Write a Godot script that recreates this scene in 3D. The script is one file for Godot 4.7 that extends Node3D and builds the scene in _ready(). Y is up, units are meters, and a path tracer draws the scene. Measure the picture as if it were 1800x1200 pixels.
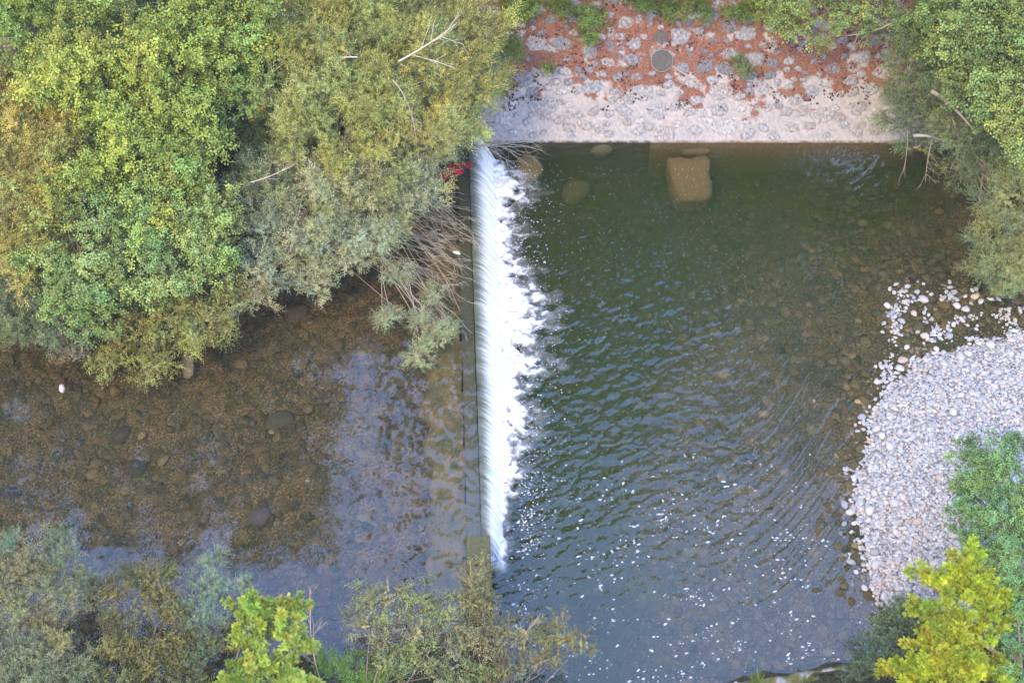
extends Node3D
# A river weir seen from a high bridge: upstream reach, fall, pool, revetment wall, gravel bar, bank thickets.

class MB:
	var v := PackedVector3Array()
	var n := PackedVector3Array()
	var c := PackedColorArray()
	var i := PackedInt32Array()
	func vert(p: Vector3, nn: Vector3, col: Color) -> int:
		v.append(p); n.append(nn); c.append(col)
		return v.size() - 1
	func tri(a: int, b: int, d: int) -> void:
		i.append(a); i.append(b); i.append(d)
	func tube(pts: Array, r0: float, r1: float, col: Color, sides := 5) -> void:
		var k := pts.size()
		var ref := Vector3(0.31, 0.2, 0.93)
		var first := v.size()
		for q in k:
			var d: Vector3 = (pts[min(q + 1, k - 1)] - pts[max(q - 1, 0)]).normalized()
			var a := d.cross(ref)
			if a.length() < 0.05:
				a = d.cross(Vector3(1, 0, 0))
			a = a.normalized()
			var b := d.cross(a)
			var r := lerpf(r0, r1, float(q) / float(k - 1))
			for s in sides:
				var t := TAU * s / sides
				var o := a * cos(t) + b * sin(t)
				vert(pts[q] + o * r, o, col)
		for q in k - 1:
			for s in sides:
				var s2 := (s + 1) % sides
				var p0 := first + q * sides + s
				var p1 := first + q * sides + s2
				tri(p0, p0 + sides, p1)
				tri(p1, p0 + sides, p1 + sides)
	# a leaf blade: four faces folded along the midrib
	func leaf(base: Vector3, dir: Vector3, nor: Vector3, length: float, width: float, col: Color, wide_at := 0.4) -> void:
		var side := dir.cross(nor).normalized()
		var nn := side.cross(dir).normalized()
		var m := base + dir * length * wide_at - nn * width * 0.1
		var b0 := vert(base, nn, col)
		var l := vert(m + side * width * 0.5 + nn * width * 0.16, (nn - side * 0.35).normalized(), col)
		var r := vert(m - side * width * 0.5 + nn * width * 0.16, (nn + side * 0.35).normalized(), col)
		var mm := vert(m, nn, col)
		var t := vert(base + dir * length - nn * length * 0.1, nn, col)
		tri(b0, mm, l); tri(b0, r, mm); tri(mm, t, l); tri(mm, r, t)
	func mesh(m: Material) -> ArrayMesh:
		var a := []
		a.resize(Mesh.ARRAY_MAX)
		a[Mesh.ARRAY_VERTEX] = v; a[Mesh.ARRAY_NORMAL] = n; a[Mesh.ARRAY_COLOR] = c; a[Mesh.ARRAY_INDEX] = i
		var am := ArrayMesh.new()
		am.add_surface_from_arrays(Mesh.PRIMITIVE_TRIANGLES, a)
		am.surface_set_material(0, m)
		return am

var rng := RandomNumberGenerator.new()
var noise := FastNoiseLite.new()
var fine := FastNoiseLite.new()
var cell := FastNoiseLite.new()
var taken := {}
var M := {}
var TEX := {}
var SPRIG := {}
var STONES := []
var BAR := PackedVector2Array([Vector2(13.29, -0.70), Vector2(12.07, -0.14), Vector2(11.07, 0.00), Vector2(9.87, 0.55), Vector2(9.10, 1.16), Vector2(8.60, 1.89), Vector2(8.19, 3.31), Vector2(7.78, 4.55), Vector2(7.85, 5.75), Vector2(7.88, 6.83), Vector2(8.31, 7.44), Vector2(9.28, 7.74), Vector2(11.71, 8.16)])
var TIP := PackedVector2Array([Vector2(13.34, -0.96), Vector2(12.05, -1.32), Vector2(11.33, -1.77), Vector2(10.07, -1.99), Vector2(9.45, -1.41), Vector2(9.16, 0.17), Vector2(8.62, 1.69), Vector2(10.96, 0.69), Vector2(13.17, 0.00)])
const UP_Y := 0.9

# ---------------------------------------------------------------- helpers
func n2(x: float, z: float) -> float:
	return noise.get_noise_2d(x, z)

func sm(a: float, b: float, x: float) -> float:
	return smoothstep(a, b, x)

func mix3(a: Color, b: Color, t: float) -> Color:
	return a.lerp(b, clampf(t, 0.0, 1.0))

func numbered(called: String) -> String:
	var k: int = taken.get(called, 0)
	taken[called] = k + 1
	return called if k == 0 else "%s_%03d" % [called, k]

func tag(o: Node, label: String, category := "", group := "", kind := "") -> void:
	if label: o.set_meta("label", label)
	if category: o.set_meta("category", category)
	if group: o.set_meta("group", group)
	if kind: o.set_meta("kind", kind)

func thing(called: String, label: String, category: String, at := Vector3.ZERO, group := "") -> Node3D:
	var o := Node3D.new()
	o.name = numbered(called)
	add_child(o)
	o.position = at
	tag(o, label, category, group)
	return o

func mi(called: String, mesh: Mesh, parent: Node, at := Vector3.ZERO) -> MeshInstance3D:
	var o := MeshInstance3D.new()
	o.name = numbered(called) if parent == self else called
	o.mesh = mesh
	o.position = at
	parent.add_child(o, true)
	return o

func mat(rough := 0.9, spec := 0.3) -> StandardMaterial3D:
	var m := StandardMaterial3D.new()
	m.vertex_color_use_as_albedo = true
	m.roughness = rough
	m.metallic_specular = spec
	return m

func noise_tex(freq: float, octaves: int, seed_: int, normal := false, size := 512) -> NoiseTexture2D:
	var f := FastNoiseLite.new()
	f.seed = seed_
	f.frequency = freq
	f.fractal_octaves = octaves
	var t := NoiseTexture2D.new()
	t.width = size; t.height = size; t.seamless = true; t.noise = f
	t.as_normal_map = normal
	return t

func grain(m: StandardMaterial3D, lo: float, scale: float, bump: float, seed_: int) -> void:
	var key := "%d_%.2f" % [seed_, lo]
	if not TEX.has(key):
		var made := noise_tex(0.03, 5, seed_)
		var g := Gradient.new()
		g.colors = PackedColorArray([Color(lo, lo, lo), Color(1, 1, 1)])
		g.offsets = PackedFloat32Array([0.25, 0.75])
		made.color_ramp = g
		TEX[key] = made
		TEX[key + "h"] = noise_tex(0.02, 5, seed_ + 7)
	var t: Texture2D = TEX[key]
	m.albedo_texture = t
	m.uv1_triplanar = true
	m.uv1_world_triplanar = true
	m.uv1_scale = Vector3.ONE * scale
	if bump > 0.0:
		m.heightmap_enabled = true
		m.heightmap_texture = TEX[key + "h"]
		m.heightmap_scale = bump

func copies(called: String, mesh: Mesh, where: Array, cols: Array, parent: Node, at := Vector3.ZERO) -> MultiMeshInstance3D:
	var mm := MultiMesh.new()
	mm.transform_format = MultiMesh.TRANSFORM_3D
	mm.use_colors = true
	mm.mesh = mesh
	mm.instance_count = where.size()
	for k in where.size():
		mm.set_instance_transform(k, where[k])
		mm.set_instance_color(k, cols[k])
	var o := MultiMeshInstance3D.new()
	o.name = numbered(called) if parent == self else called
	o.multimesh = mm
	o.position = at
	parent.add_child(o, true)
	return o

func basis_to(up: Vector3, spin: float, s: Vector3) -> Basis:
	var y := up.normalized()
	var x := y.cross(Vector3(0.3, 0.1, 0.95))
	if x.length() < 0.05:
		x = y.cross(Vector3(1, 0, 0))
	x = x.normalized().rotated(y, spin)
	var z := x.cross(y)
	return Basis(x * s.x, y * s.y, z * s.z)

func rv() -> Vector3:
	return Vector3(rng.randfn(), rng.randfn(), rng.randfn()).normalized()

func jit(c: Color, a: float) -> Color:
	var k := 1.0 + rng.randf_range(-a, a)
	var w := rng.randf_range(-a, a) * 0.5
	return Color(c.r * k * (1.0 + w), c.g * k, c.b * k * (1.0 - w))

func grid(x0: float, x1: float, z0: float, z1: float, step: float, h: Callable, col: Callable, keep: Callable, m: Material) -> ArrayMesh:
	var nx := int(ceil((x1 - x0) / step)) + 1
	var nz := int(ceil((z1 - z0) / step)) + 1
	var b := MB.new()
	var hs := PackedFloat32Array()
	hs.resize(nx * nz)
	for j in nz:
		for k in nx:
			hs[j * nx + k] = h.call(x0 + k * step, z0 + j * step)
	for j in nz:
		for k in nx:
			var l := hs[j * nx + max(k - 1, 0)]
			var r := hs[j * nx + min(k + 1, nx - 1)]
			var u := hs[max(j - 1, 0) * nx + k]
			var d := hs[min(j + 1, nz - 1) * nx + k]
			var x := x0 + k * step
			var z := z0 + j * step
			b.vert(Vector3(x, hs[j * nx + k], z), Vector3(l - r, 2.0 * step, u - d).normalized(), col.call(x, z))
	for j in nz - 1:
		for k in nx - 1:
			if keep.call(x0 + (k + 0.5) * step, z0 + (j + 0.5) * step):
				var a := j * nx + k
				b.tri(a, a + 1, a + nx)
				b.tri(a + 1, a + nx + 1, a + nx)
	return b.mesh(m)

# ---------------------------------------------------------------- the lie of the land
func weir_x(z: float) -> float:
	return -0.886 + 0.0392 * z

func seg_d(p: Vector2, a: Vector2, b: Vector2) -> float:
	var ab := b - a
	return p.distance_to(a + ab * clampf((p - a).dot(ab) / ab.length_squared(), 0.0, 1.0))

func poly_d(p: Vector2, poly: PackedVector2Array) -> float:
	var d := 1e9
	for k in poly.size():
		d = minf(d, seg_d(p, poly[k], poly[(k + 1) % poly.size()]))
	return -d if Geometry2D.is_point_in_polygon(p, poly) else d

func bank_z(x: float) -> float:   # edge of the near bank
	if x < weir_x(8.0):
		return 8.9 + 0.5 * n2(x * 0.35, 4.0) - 0.05 * x
	return lerpf(9.75, 8.75, clampf((x - 2.5) / 5.6, 0.0, 1.6))

const WALL_Z := -6.62
const WALL_RISE := 1.19   # 50 degrees

func ground_h(x: float, z: float) -> float:
	var h := 0.0
	if x < weir_x(z) - 0.2:
		h = 0.42 + 0.10 * n2(x * 0.6, z * 0.6) + 0.05 * n2(x * 1.9, z * 1.9 + 9.0)
		var edge := -3.3 + 0.5 * n2(x * 0.4, 2.0) - 2.6 * sm(-4.5, -2.0, x)
		h = maxf(h, minf((edge - z) * 0.8 + 0.5, 1.9 + 0.3 * n2(x, z)))
	else:
		var p := Vector2(x, z)
		var d := poly_d(p, BAR)
		var w := 0.25 * n2(x * 0.7, z * 0.7)
		if d < 0.0:
			h = minf(-d * 0.16, 0.34) + 0.05 * n2(x * 0.8, z * 0.8)
		else:
			d += w
			h = -0.10 * minf(d, 3.0) - 0.10 * clampf(d - 3.0, 0.0, 1.6) - 1.0 * sm(4.2, 6.4, d)
			h += 0.05 * n2(x * 1.1, z * 1.1)
		var t := poly_d(p, TIP)
		h = maxf(h, 0.0 - 0.22 * maxf(t + 0.15, 0.0) + 0.07 * n2(x * 1.3, z * 1.3 + 30.0))
		if z < 1.0:
			h = maxf(h, minf((x - 12.2 - 0.5 * n2(z * 0.5, 7.0)) * 0.7, 2.5) - 2.0 * sm(-1.8, -0.4, z))
	var bz := bank_z(x)
	if z > bz - 0.6:
		h = maxf(h, minf((z - bz) * 1.1 + 0.35, 2.2) + 0.15 * n2(x, z))
	if z < WALL_Z - 0.05:
		h = minf((WALL_Z - z) * WALL_RISE - 0.22, 3.05)
		if z < -9.4:
			h = 3.05 + (-9.4 - z) * 0.55 + 0.6 * n2(x * 0.15, z * 0.15) * sm(-9.4, -14.0, z)
	return h

# ---------------------------------------------------------------- leaves, wood, trees
func make_sprigs() -> void:
	var leafm := mat(0.55, 0.35)
	leafm.backlight_enabled = true
	leafm.backlight = Color(0.62, 0.66, 0.5)
	M.leaf = leafm
	var wood := Color(0.16, 0.12, 0.08)
	for variant in 3:
		var r := RandomNumberGenerator.new()
		r.seed = 40 + variant
		# round leaves on a forking shoot
		var b := MB.new()
		for s in 3:
			var d := Vector3(r.randf_range(-0.6, 0.6), 1, r.randf_range(-0.6, 0.6)).normalized()
			var o := Vector3(0, 0.05 * s, 0)
			b.tube([o, o + d * 0.16, o + d * 0.3], 0.004, 0.002, wood, 3)
			for k in 6:
				var t := 0.08 + 0.22 * k / 5.0
				var ph := k * 2.4 + s + r.randf() * 0.6
				var side := d.cross(Vector3(0.2, 0.1, 1)).normalized().rotated(d, ph)
				var dir := (side * 0.9 + d * 0.45 + Vector3(0, r.randf_range(-0.2, 0.2), 0)).normalized()
				var g := r.randf_range(0.75, 1.2)
				b.leaf(o + d * t + dir * 0.025, dir, (d + rv() * 0.35).normalized(), r.randf_range(0.055, 0.085), r.randf_range(0.05, 0.07), Color(g * r.randf_range(0.9, 1.15), g, g), 0.45)
		SPRIG["round%d" % variant] = b.mesh(leafm)
		# narrow willow leaves
		b = MB.new()
		for s in 4:
			var d := Vector3(r.randf_range(-0.55, 0.55), 1, r.randf_range(-0.55, 0.55)).normalized()
			var o := Vector3(0, 0.04 * s, 0)
			b.tube([o, o + d * 0.2, o + d * 0.36 + Vector3(0, -0.02, 0)], 0.0035, 0.0015, wood * 1.2, 3)
			for k in 11:
				var t := 0.04 + 0.32 * k / 10.0
				var side := d.cross(Vector3(0.2, 0.1, 1)).normalized().rotated(d, k * 2.4 + r.randf() * 0.5)
				var dir := (side * 0.75 + d * 0.75).normalized()
				var g := r.randf_range(0.75, 1.25)
				b.leaf(o + d * t, dir, (d - side * 0.4 + rv() * 0.4).normalized(), r.randf_range(0.07, 0.11), r.randf_range(0.014, 0.02), Color(g, g, g * r.randf_range(0.85, 1.2)), 0.4)
		SPRIG["willow%d" % variant] = b.mesh(leafm)
		# pinnate fronds
		b = MB.new()
		for s in 5:
			var d := Vector3(r.randf_range(-1, 1), 0.8, r.randf_range(-1, 1)).normalized()
			var lat := d.cross(Vector3.UP).normalized()
			var nn := lat.cross(d).normalized()
			b.tube([Vector3.ZERO, d * 0.14, d * 0.29 - Vector3(0, 0.05, 0)], 0.003, 0.0015, Color(0.2, 0.22, 0.06), 3)
			var g := r.randf_range(0.85, 1.15)
			for k in 6:
				var t := 0.07 + 0.2 * k / 5.0
				var at := d * t - Vector3(0, 0.05 * pow(t / 0.29, 2.0), 0)
				for sd in [-1.0, 1.0]:
					b.leaf(at, (lat * sd + d * 0.55).normalized(), (nn + rv() * 0.15).normalized(), 0.085 - 0.004 * k, 0.027, Color(g * r.randf_range(0.65, 1.0), g * r.randf_range(0.75, 1.0), g), 0.4)
			b.leaf(d * 0.28 - Vector3(0, 0.05, 0), d, nn, 0.09, 0.03, Color(g, g, g), 0.4)
		SPRIG["ash%d" % variant] = b.mesh(leafm)
		# small leaves on thin stems
		b = MB.new()
		for s in 5:
			var d := Vector3(r.randf_range(-0.7, 0.7), 1, r.randf_range(-0.7, 0.7)).normalized()
			b.tube([Vector3.ZERO, d * 0.18, d * 0.34], 0.004, 0.0015, Color(0.2, 0.15, 0.09), 3)
			for k in 9:
				var t := 0.08 + 0.27 * k / 8.0
				var side := d.cross(Vector3(0.2, 0.1, 1)).normalized().rotated(d, k * 2.4 + r.randf())
				var g := r.randf_range(0.7, 1.3)
				b.leaf(d * t, (side + d * 0.6).normalized(), (d + rv() * 0.5).normalized(), r.randf_range(0.03, 0.05), r.randf_range(0.015, 0.024), Color(g * r.randf_range(0.9, 1.3), g, g), 0.45)
		SPRIG["small%d" % variant] = b.mesh(leafm)

func bend(a: Vector3, b: Vector3, sag: float, k := 5) -> Array:
	var mid := (a + b) * 0.5 + Vector3(rng.randf_range(-1, 1) * 0.12, sag, rng.randf_range(-1, 1) * 0.12) * a.distance_to(b)
	var out := []
	for q in k:
		var t := float(q) / float(k - 1)
		out.append(a.lerp(mid, t).lerp(mid.lerp(b, t), t))
	return out

# clumps: [centre, radius]; a bough system grows through each clump and carries the leaf shoots
func tree(called: String, label: String, category: String, base: Vector3, trunk_r: float, clumps: Array, kind: String, cols: Array, dens := 1.0, size := 1.0, group := "", bark := Color(0.17, 0.14, 0.11), droop := 0.0) -> Node3D:
	var o := thing(called, label, category, base, group)
	var mid := Vector3.ZERO
	for c in clumps:
		mid += c[0]
	mid /= clumps.size()
	var woody := trunk_r > 0.05
	var fork := base.lerp(mid, 0.55) if woody else base
	fork.x = lerpf(fork.x, base.x, 0.3)
	if woody:
		var b := MB.new()
		b.tube(bend(base - Vector3(0, 0.3, 0), fork, 0.0, 7).map(func(p): return p - base), trunk_r, trunk_r * 0.55, bark, 8)
		mi("trunk", b.mesh(M.wood), o)
	var where := [[], [], []]
	var tint := [[], [], []]
	for c in clumps:
		var ctr: Vector3 = c[0]
		var rad: float = c[1]
		var b := MB.new()
		var start := fork.lerp(base, rng.randf() * 0.3) if woody else base + Vector3(rng.randf_range(-0.3, 0.3), 0, rng.randf_range(-0.3, 0.3))
		var root := ctr - Vector3(0, rad * 0.45, 0)
		b.tube(bend(start, root, 0.08).map(func(p): return p - base), maxf(trunk_r * 0.42, 0.007), maxf(trunk_r * 0.2, 0.005), bark, 5)
		var boughs := int(9 + rad * 7.0)
		var count := int(225.0 * dens * rad * rad / (size * size)) + 12
		var tone: Color = cols[rng.randi() % cols.size()]
		for q in boughs:
			var d := rv()
			d.y = absf(d.y) * 0.9 - 0.15
			d = d.normalized()
			var far := rad * rng.randf_range(0.55, 1.45)
			var tip := ctr + Vector3(d.x, d.y * 0.8 - droop * (1.0 - d.y), d.z) * far
			var line := bend(root, tip, 0.12 - droop * 0.2)
			b.tube(line.map(func(p): return p - base), 0.003 + 0.009 * rad, 0.002, bark * 1.25, 4)
			var own := jit(tone.lerp(cols[rng.randi() % cols.size()], 0.4), 0.26)
			own = Color(own.r * 1.66, own.g * 1.58, own.b * 1.7)
			if rng.randf() < 0.10:
				own = Color(own.r * 1.14, own.g * 1.08, own.b * 0.85)
			for k in int(count / boughs) + 1:
				var t := 1.0 - pow(rng.randf(), 1.4) * 0.72
				var at: Vector3 = line[0].lerp(line[2], minf(t * 2.0, 1.0)).lerp(line[4], maxf(t * 2.0 - 1.0, 0.0))
				var off := rv() * rad * 0.34 * (1.15 - 0.6 * t) * sqrt(rng.randf())
				at += off
				var face := (d * 0.5 + off.normalized() * 0.55 + Vector3(0, 0.55 - droop, 0) + rv() * 0.3).normalized()
				var s := size * rng.randf_range(0.5, 1.2)
				var w := rng.randi() % 3
				where[w].append(Transform3D(basis_to(face, rng.randf() * TAU, Vector3.ONE * s), at - base))
				tint[w].append(jit(own, 0.14))
		mi("limb", b.mesh(M.wood), o)
	var crown := Node3D.new()
	crown.name = "crown"
	o.add_child(crown)
	for w in 3:
		copies("foliage", SPRIG[kind + str(w)], where[w], tint[w], crown).set_meta("kind", "stuff")
	return o

func fork_twigs(b: MB, a: Vector3, dir: Vector3, length: float, r: float, col: Color, level: int) -> void:
	var e := a + dir * length
	var pts := bend(a, e, rng.randf_range(-0.12, 0.12), 4)
	b.tube(pts, r, r * 0.5, col, 5 if level > 1 else 4)
	if level <= 0:
		return
	for k in rng.randi_range(2, 4):
		var t := rng.randf_range(0.3, 1.0)
		var d := (dir + rv() * 0.75).normalized()
		fork_twigs(b, pts[0].lerp(pts[3], t) + (pts[1] + pts[2] - pts[0] - pts[3]) * t * (1.0 - t) * 0.9, d, length * rng.randf_range(0.4, 0.65), r * 0.5, col, level - 1)

func bare_branch(label: String, a: Vector3, e: Vector3, r: float, col: Color, level := 3, group := "") -> void:
	var o := thing("bare_branch", label, "branch", a, group)
	var b := MB.new()
	var dir := (e - a).normalized()
	var length := a.distance_to(e)
	var pts := bend(Vector3.ZERO, e - a, rng.randf_range(-0.2, 0.2), 7)
	b.tube(pts, r, r * 0.35, col, 6)
	mi("stem", b.mesh(M.wood), o)
	if level > 0:
		var tw := MB.new()
		for k in 3 + level * 2:
			var t := rng.randf_range(0.25, 1.0)
			var p: Vector3 = pts[int(t * 6.0)]
			fork_twigs(tw, p, (dir + rv() * 0.8).normalized(), length * rng.randf_range(0.2, 0.42), r * 0.42, col, level - 1)
		mi("twigs", tw.mesh(M.wood), o)

# ---------------------------------------------------------------- stones
func make_stones() -> void:
	for variant in 7:
		var s := SphereMesh.new()
		s.radius = 1.0; s.height = 2.0; s.radial_segments = 9; s.rings = 5
		var a := s.get_mesh_arrays()
		var src: PackedVector3Array = a[Mesh.ARRAY_VERTEX]
		var seen := {}
		var b := MB.new()
		var ids := PackedInt32Array()
		for p in src:
			var key := Vector3i((p * 1000.0).round())
			if not seen.has(key):
				var f := 1.0 + 0.30 * noise.get_noise_3d(p.x * 1.1 + variant * 9.0, p.y * 1.1, p.z * 1.1) + 0.12 * noise.get_noise_3d(p.x * 2.5, p.y * 2.5 + variant * 7.0, p.z * 2.5)
				var q := p * f
				# flatten a few cheeks so that it is a worn stone and not a ball
				for e in 4:
					var d := Vector3(sin(variant * 3.1 + e * 2.2), cos(variant * 1.7 + e * 4.1) * 0.8, sin(variant * 5.3 + e * 1.3)).normalized()
					var over := q.dot(d) - 0.74
					if over > 0.0:
						q -= d * over * 0.75
				seen[key] = b.vert(q, p, Color.WHITE)
			ids.append(seen[key])
		var idx: PackedInt32Array = a[Mesh.ARRAY_INDEX]
		var acc := PackedVector3Array()
		acc.resize(b.v.size())
		for k in range(0, idx.size(), 3):
			var i0 := ids[idx[k]]
			var i1 := ids[idx[k + 1]]
			var i2 := ids[idx[k + 2]]
			if i0 == i1 or i1 == i2 or i0 == i2:
				continue
			b.tri(i0, i1, i2)
			var fn := (b.v[i2] - b.v[i0]).cross(b.v[i1] - b.v[i0])
			acc[i0] += fn; acc[i1] += fn; acc[i2] += fn
		for k in acc.size():
			b.n[k] = acc[k].normalized()
		STONES.append(b)

# a flat-faced rubble stone: uneven polygon with a worn shoulder
func slab_mesh(variant: int) -> ArrayMesh:
	var r := RandomNumberGenerator.new()
	r.seed = 300 + variant
	var b := MB.new()
	var sides := r.randi_range(7, 10)
	var mid := b.vert(Vector3(r.randf_range(-0.2, 0.2), r.randf_range(0.5, 1.0), r.randf_range(-0.2, 0.2)), Vector3.UP, Color.WHITE)
	for k in sides:
		var a := TAU * (k + r.randf_range(-0.35, 0.35)) / sides
		var rad := r.randf_range(0.72, 1.12)
		var d := Vector3(cos(a) * rad, 0, sin(a) * rad)
		b.vert(d * 0.88 + Vector3(0, r.randf_range(0.3, 0.8), 0), Vector3.UP, Color.WHITE)
		b.vert(d * 1.05 - Vector3(0, 1.0, 0), d, Color.WHITE)
	for k in sides:
		var p := 1 + k * 2
		var q := 1 + ((k + 1) % sides) * 2
		b.tri(mid, p, q)
		b.tri(p, p + 1, q); b.tri(q, p + 1, q + 1)
	f_normals(b)
	return b.mesh(null)

# a squared block with worn edges
func block_mesh(m: Material) -> ArrayMesh:
	var s := SphereMesh.new()
	s.radius = 1.0; s.height = 2.0; s.radial_segments = 28; s.rings = 14
	var a := s.get_mesh_arrays()
	var src: PackedVector3Array = a[Mesh.ARRAY_VERTEX]
	var b := MB.new()
	for p in src:
		var k := pow(pow(absf(p.x), 6.0) + pow(absf(p.y), 6.0) + pow(absf(p.z), 6.0), -1.0 / 6.0)
		var q := p * k * (1.0 + 0.12 * noise.get_noise_3d(p.x * 1.3, p.y * 1.3, p.z * 1.3) + 0.07 * fine.get_noise_3d(p.x * 3.0, p.y * 3.0, p.z * 3.0))
		q.x *= 1.0 - 0.12 * q.z
		b.vert(q, p, Color.WHITE)
	b.i = a[Mesh.ARRAY_INDEX]
	f_normals(b)
	return b.mesh(m)

func stone_mesh(variant: int, m: Material) -> ArrayMesh:
	return STONES[variant].mesh(m)

func _ready() -> void:
	rng.seed = 7
	noise.seed = 3; noise.frequency = 1.0; noise.noise_type = FastNoiseLite.TYPE_SIMPLEX_SMOOTH; noise.fractal_octaves = 2
	fine.seed = 11; fine.frequency = 1.0; fine.noise_type = FastNoiseLite.TYPE_SIMPLEX_SMOOTH; fine.fractal_octaves = 4
	cell.seed = 5; cell.frequency = 1.0; cell.noise_type = FastNoiseLite.TYPE_CELLULAR
	# camera on the bridge
	var cam := Camera3D.new()
	cam.name = "camera"
	cam.position = Vector3(0, 35, 25.4)
	cam.fov = 22.0
	cam.near = 0.5
	cam.far = 600.0
	add_child(cam)
	cam.look_at_from_position(cam.position, Vector3.ZERO, Vector3.UP)
	cam.current = true
	# sky and soft, hazy sun
	var sky_m := ProceduralSkyMaterial.new()
	sky_m.sky_top_color = Color(0.54, 0.69, 1.0)
	sky_m.sky_horizon_color = Color(0.95, 0.92, 0.84)
	sky_m.sky_curve = 0.5
	sky_m.ground_bottom_color = Color(0.16, 0.17, 0.12)
	sky_m.ground_horizon_color = Color(0.30, 0.32, 0.28)
	sky_m.sun_angle_max = 1.0
	var sky := Sky.new()
	sky.sky_material = sky_m
	var env := Environment.new()
	env.background_mode = Environment.BG_SKY
	env.sky = sky
	env.background_energy_multiplier = 2.0
	env.tonemap_mode = Environment.TONE_MAPPER_LINEAR
	env.tonemap_exposure = 2.8
	env.fog_enabled = true
	env.fog_density = 0.00035
	env.fog_light_color = Color(0.9, 0.93, 1.0)
	env.sdfgi_enabled = true
	env.ssao_enabled = true
	env.ssil_enabled = true
	env.volumetric_fog_enabled = true
	env.volumetric_fog_density = 0.0
	var we := WorldEnvironment.new()
	we.name = "environment"
	we.environment = env
	add_child(we)
	var sun := DirectionalLight3D.new()
	sun.name = "sun"
	sun.light_energy = 0.5
	sun.light_color = Color(1.0, 0.87, 0.66)
	sun.light_angular_distance = 16.0
	sun.shadow_enabled = true
	add_child(sun)
	sun.look_at_from_position(Vector3(-9, 24, 15), Vector3.ZERO, Vector3.UP)
	# shared materials
	M.wood = mat(0.85, 0.25)
	M.stone = mat(0.8, 0.3)
	grain(M.stone, 0.72, 2.2, 0.6, 21)
	M.bed = mat(0.8, 0.2)
	grain(M.bed, 0.45, 0.9, 1.2, 31)
	M.earth = mat(0.95, 0.2)
	grain(M.earth, 0.5, 0.6, 1.5, 41)
	M.wall = mat(0.92, 0.2)
	grain(M.wall, 0.86, 0.55, 0.0, 51)
	make_sprigs()
	make_stones()
	build_land()
	build_water()
	build_weir()
	build_wall()
	build_bed_stones()
	build_bar()
	build_near_wall()
	build_far_thicket()
	build_tall_trees()
	build_far_bank_right()
	build_near_bank()
	build_dead_wood()

# ---------------------------------------------------------------- ground and bed
func build_land() -> void:
	var bed_col := func(x: float, z: float) -> Color:
		var a := n2(x * 0.5 + 20.0, z * 0.5)
		var b := fine.get_noise_2d(x * 1.6, z * 1.6 + 40.0)
		var c := mix3(Color(0.125, 0.090, 0.032), Color(0.070, 0.060, 0.022), 0.45 + a + b * 1.3)
		c = mix3(c, Color(0.026, 0.034, 0.012), sm(0.16, 0.36, fine.get_noise_2d(x * 2.6 + 5.0, z * 2.6)) * 0.75)
		if x <= weir_x(z):
			return c
		else:
			c = mix3(Color(0.115, 0.092, 0.034), Color(0.064, 0.066, 0.024), 0.5 + a + b * 0.9)
		return c
	var bed_h := func(x: float, z: float) -> float:
		return ground_h(x, z) + 0.06 * fine.get_noise_2d(x * 1.8, z * 1.8 + 15.0)
	var in_bed := func(x: float, z: float) -> bool: return z > WALL_Z - 0.1 and z < bank_z(x) + 0.2
	var bed := mi("riverbed", grid(-18.0, 16.0, -7.0, 11.0, 0.09, bed_h, bed_col, in_bed, M.bed), self)
	tag(bed, "", "", "", "structure")
	# dry sand and grit that the pebbles of the bar lie in
	var sand_h := func(x: float, z: float) -> float: return ground_h(x, z) + 0.06 * fine.get_noise_2d(x * 1.8, z * 1.8 + 15.0) + 0.012
	var sand_col := func(x: float, z: float) -> Color: return mix3(Color(0.36, 0.345, 0.32), Color(0.29, 0.27, 0.24), 0.5 + fine.get_noise_2d(x * 3.0, z * 3.0) * 1.5)
	var on_bar := func(x: float, z: float) -> bool: return poly_d(Vector2(x, z), BAR) < -0.15
	var sand := mi("gravel_bar_ground", grid(6.5, 15.8, -2.0, 9.4, 0.09, sand_h, sand_col, on_bar, M.earth), self)
	tag(sand, "", "", "", "structure")
	var bank_col := func(x: float, z: float) -> Color:
		var a := fine.get_noise_2d(x * 0.9, z * 0.9)
		return mix3(Color(0.075, 0.085, 0.03), Color(0.07, 0.05, 0.03), 0.5 + a * 1.5)
	var near := func(x: float, z: float) -> bool: return not in_bed.call(x, z)
	var bank := mi("bank_ground", grid(-22.0, 22.0, -14.0, 16.0, 0.3, ground_h, bank_col, near, M.earth), self)
	tag(bank, "", "", "", "structure")
	# the valley beyond, out to the horizon
	var hill_h := func(x: float, z: float) -> float:
		var h := 0.0
		if z < -13.0:
			h = 4.5 + (-13.0 - z) * 0.55 * sm(200.0, 20.0, -z) + 2.0 * n2(x * 0.02, z * 0.02)
		elif z > 15.0:
			h = 1.9 + (z - 15.0) * 0.12
		else:
			h = 0.3
		return h - 0.35
	var far := func(x: float, z: float) -> bool: return absf(x) > 17.0 or z < -13.0 or z > 15.0
	var valley := mi("valley_ground", grid(-300.0, 300.0, -300.0, 300.0, 5.0, hill_h, bank_col, far, M.earth), self)
	tag(valley, "", "", "", "structure")

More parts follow.
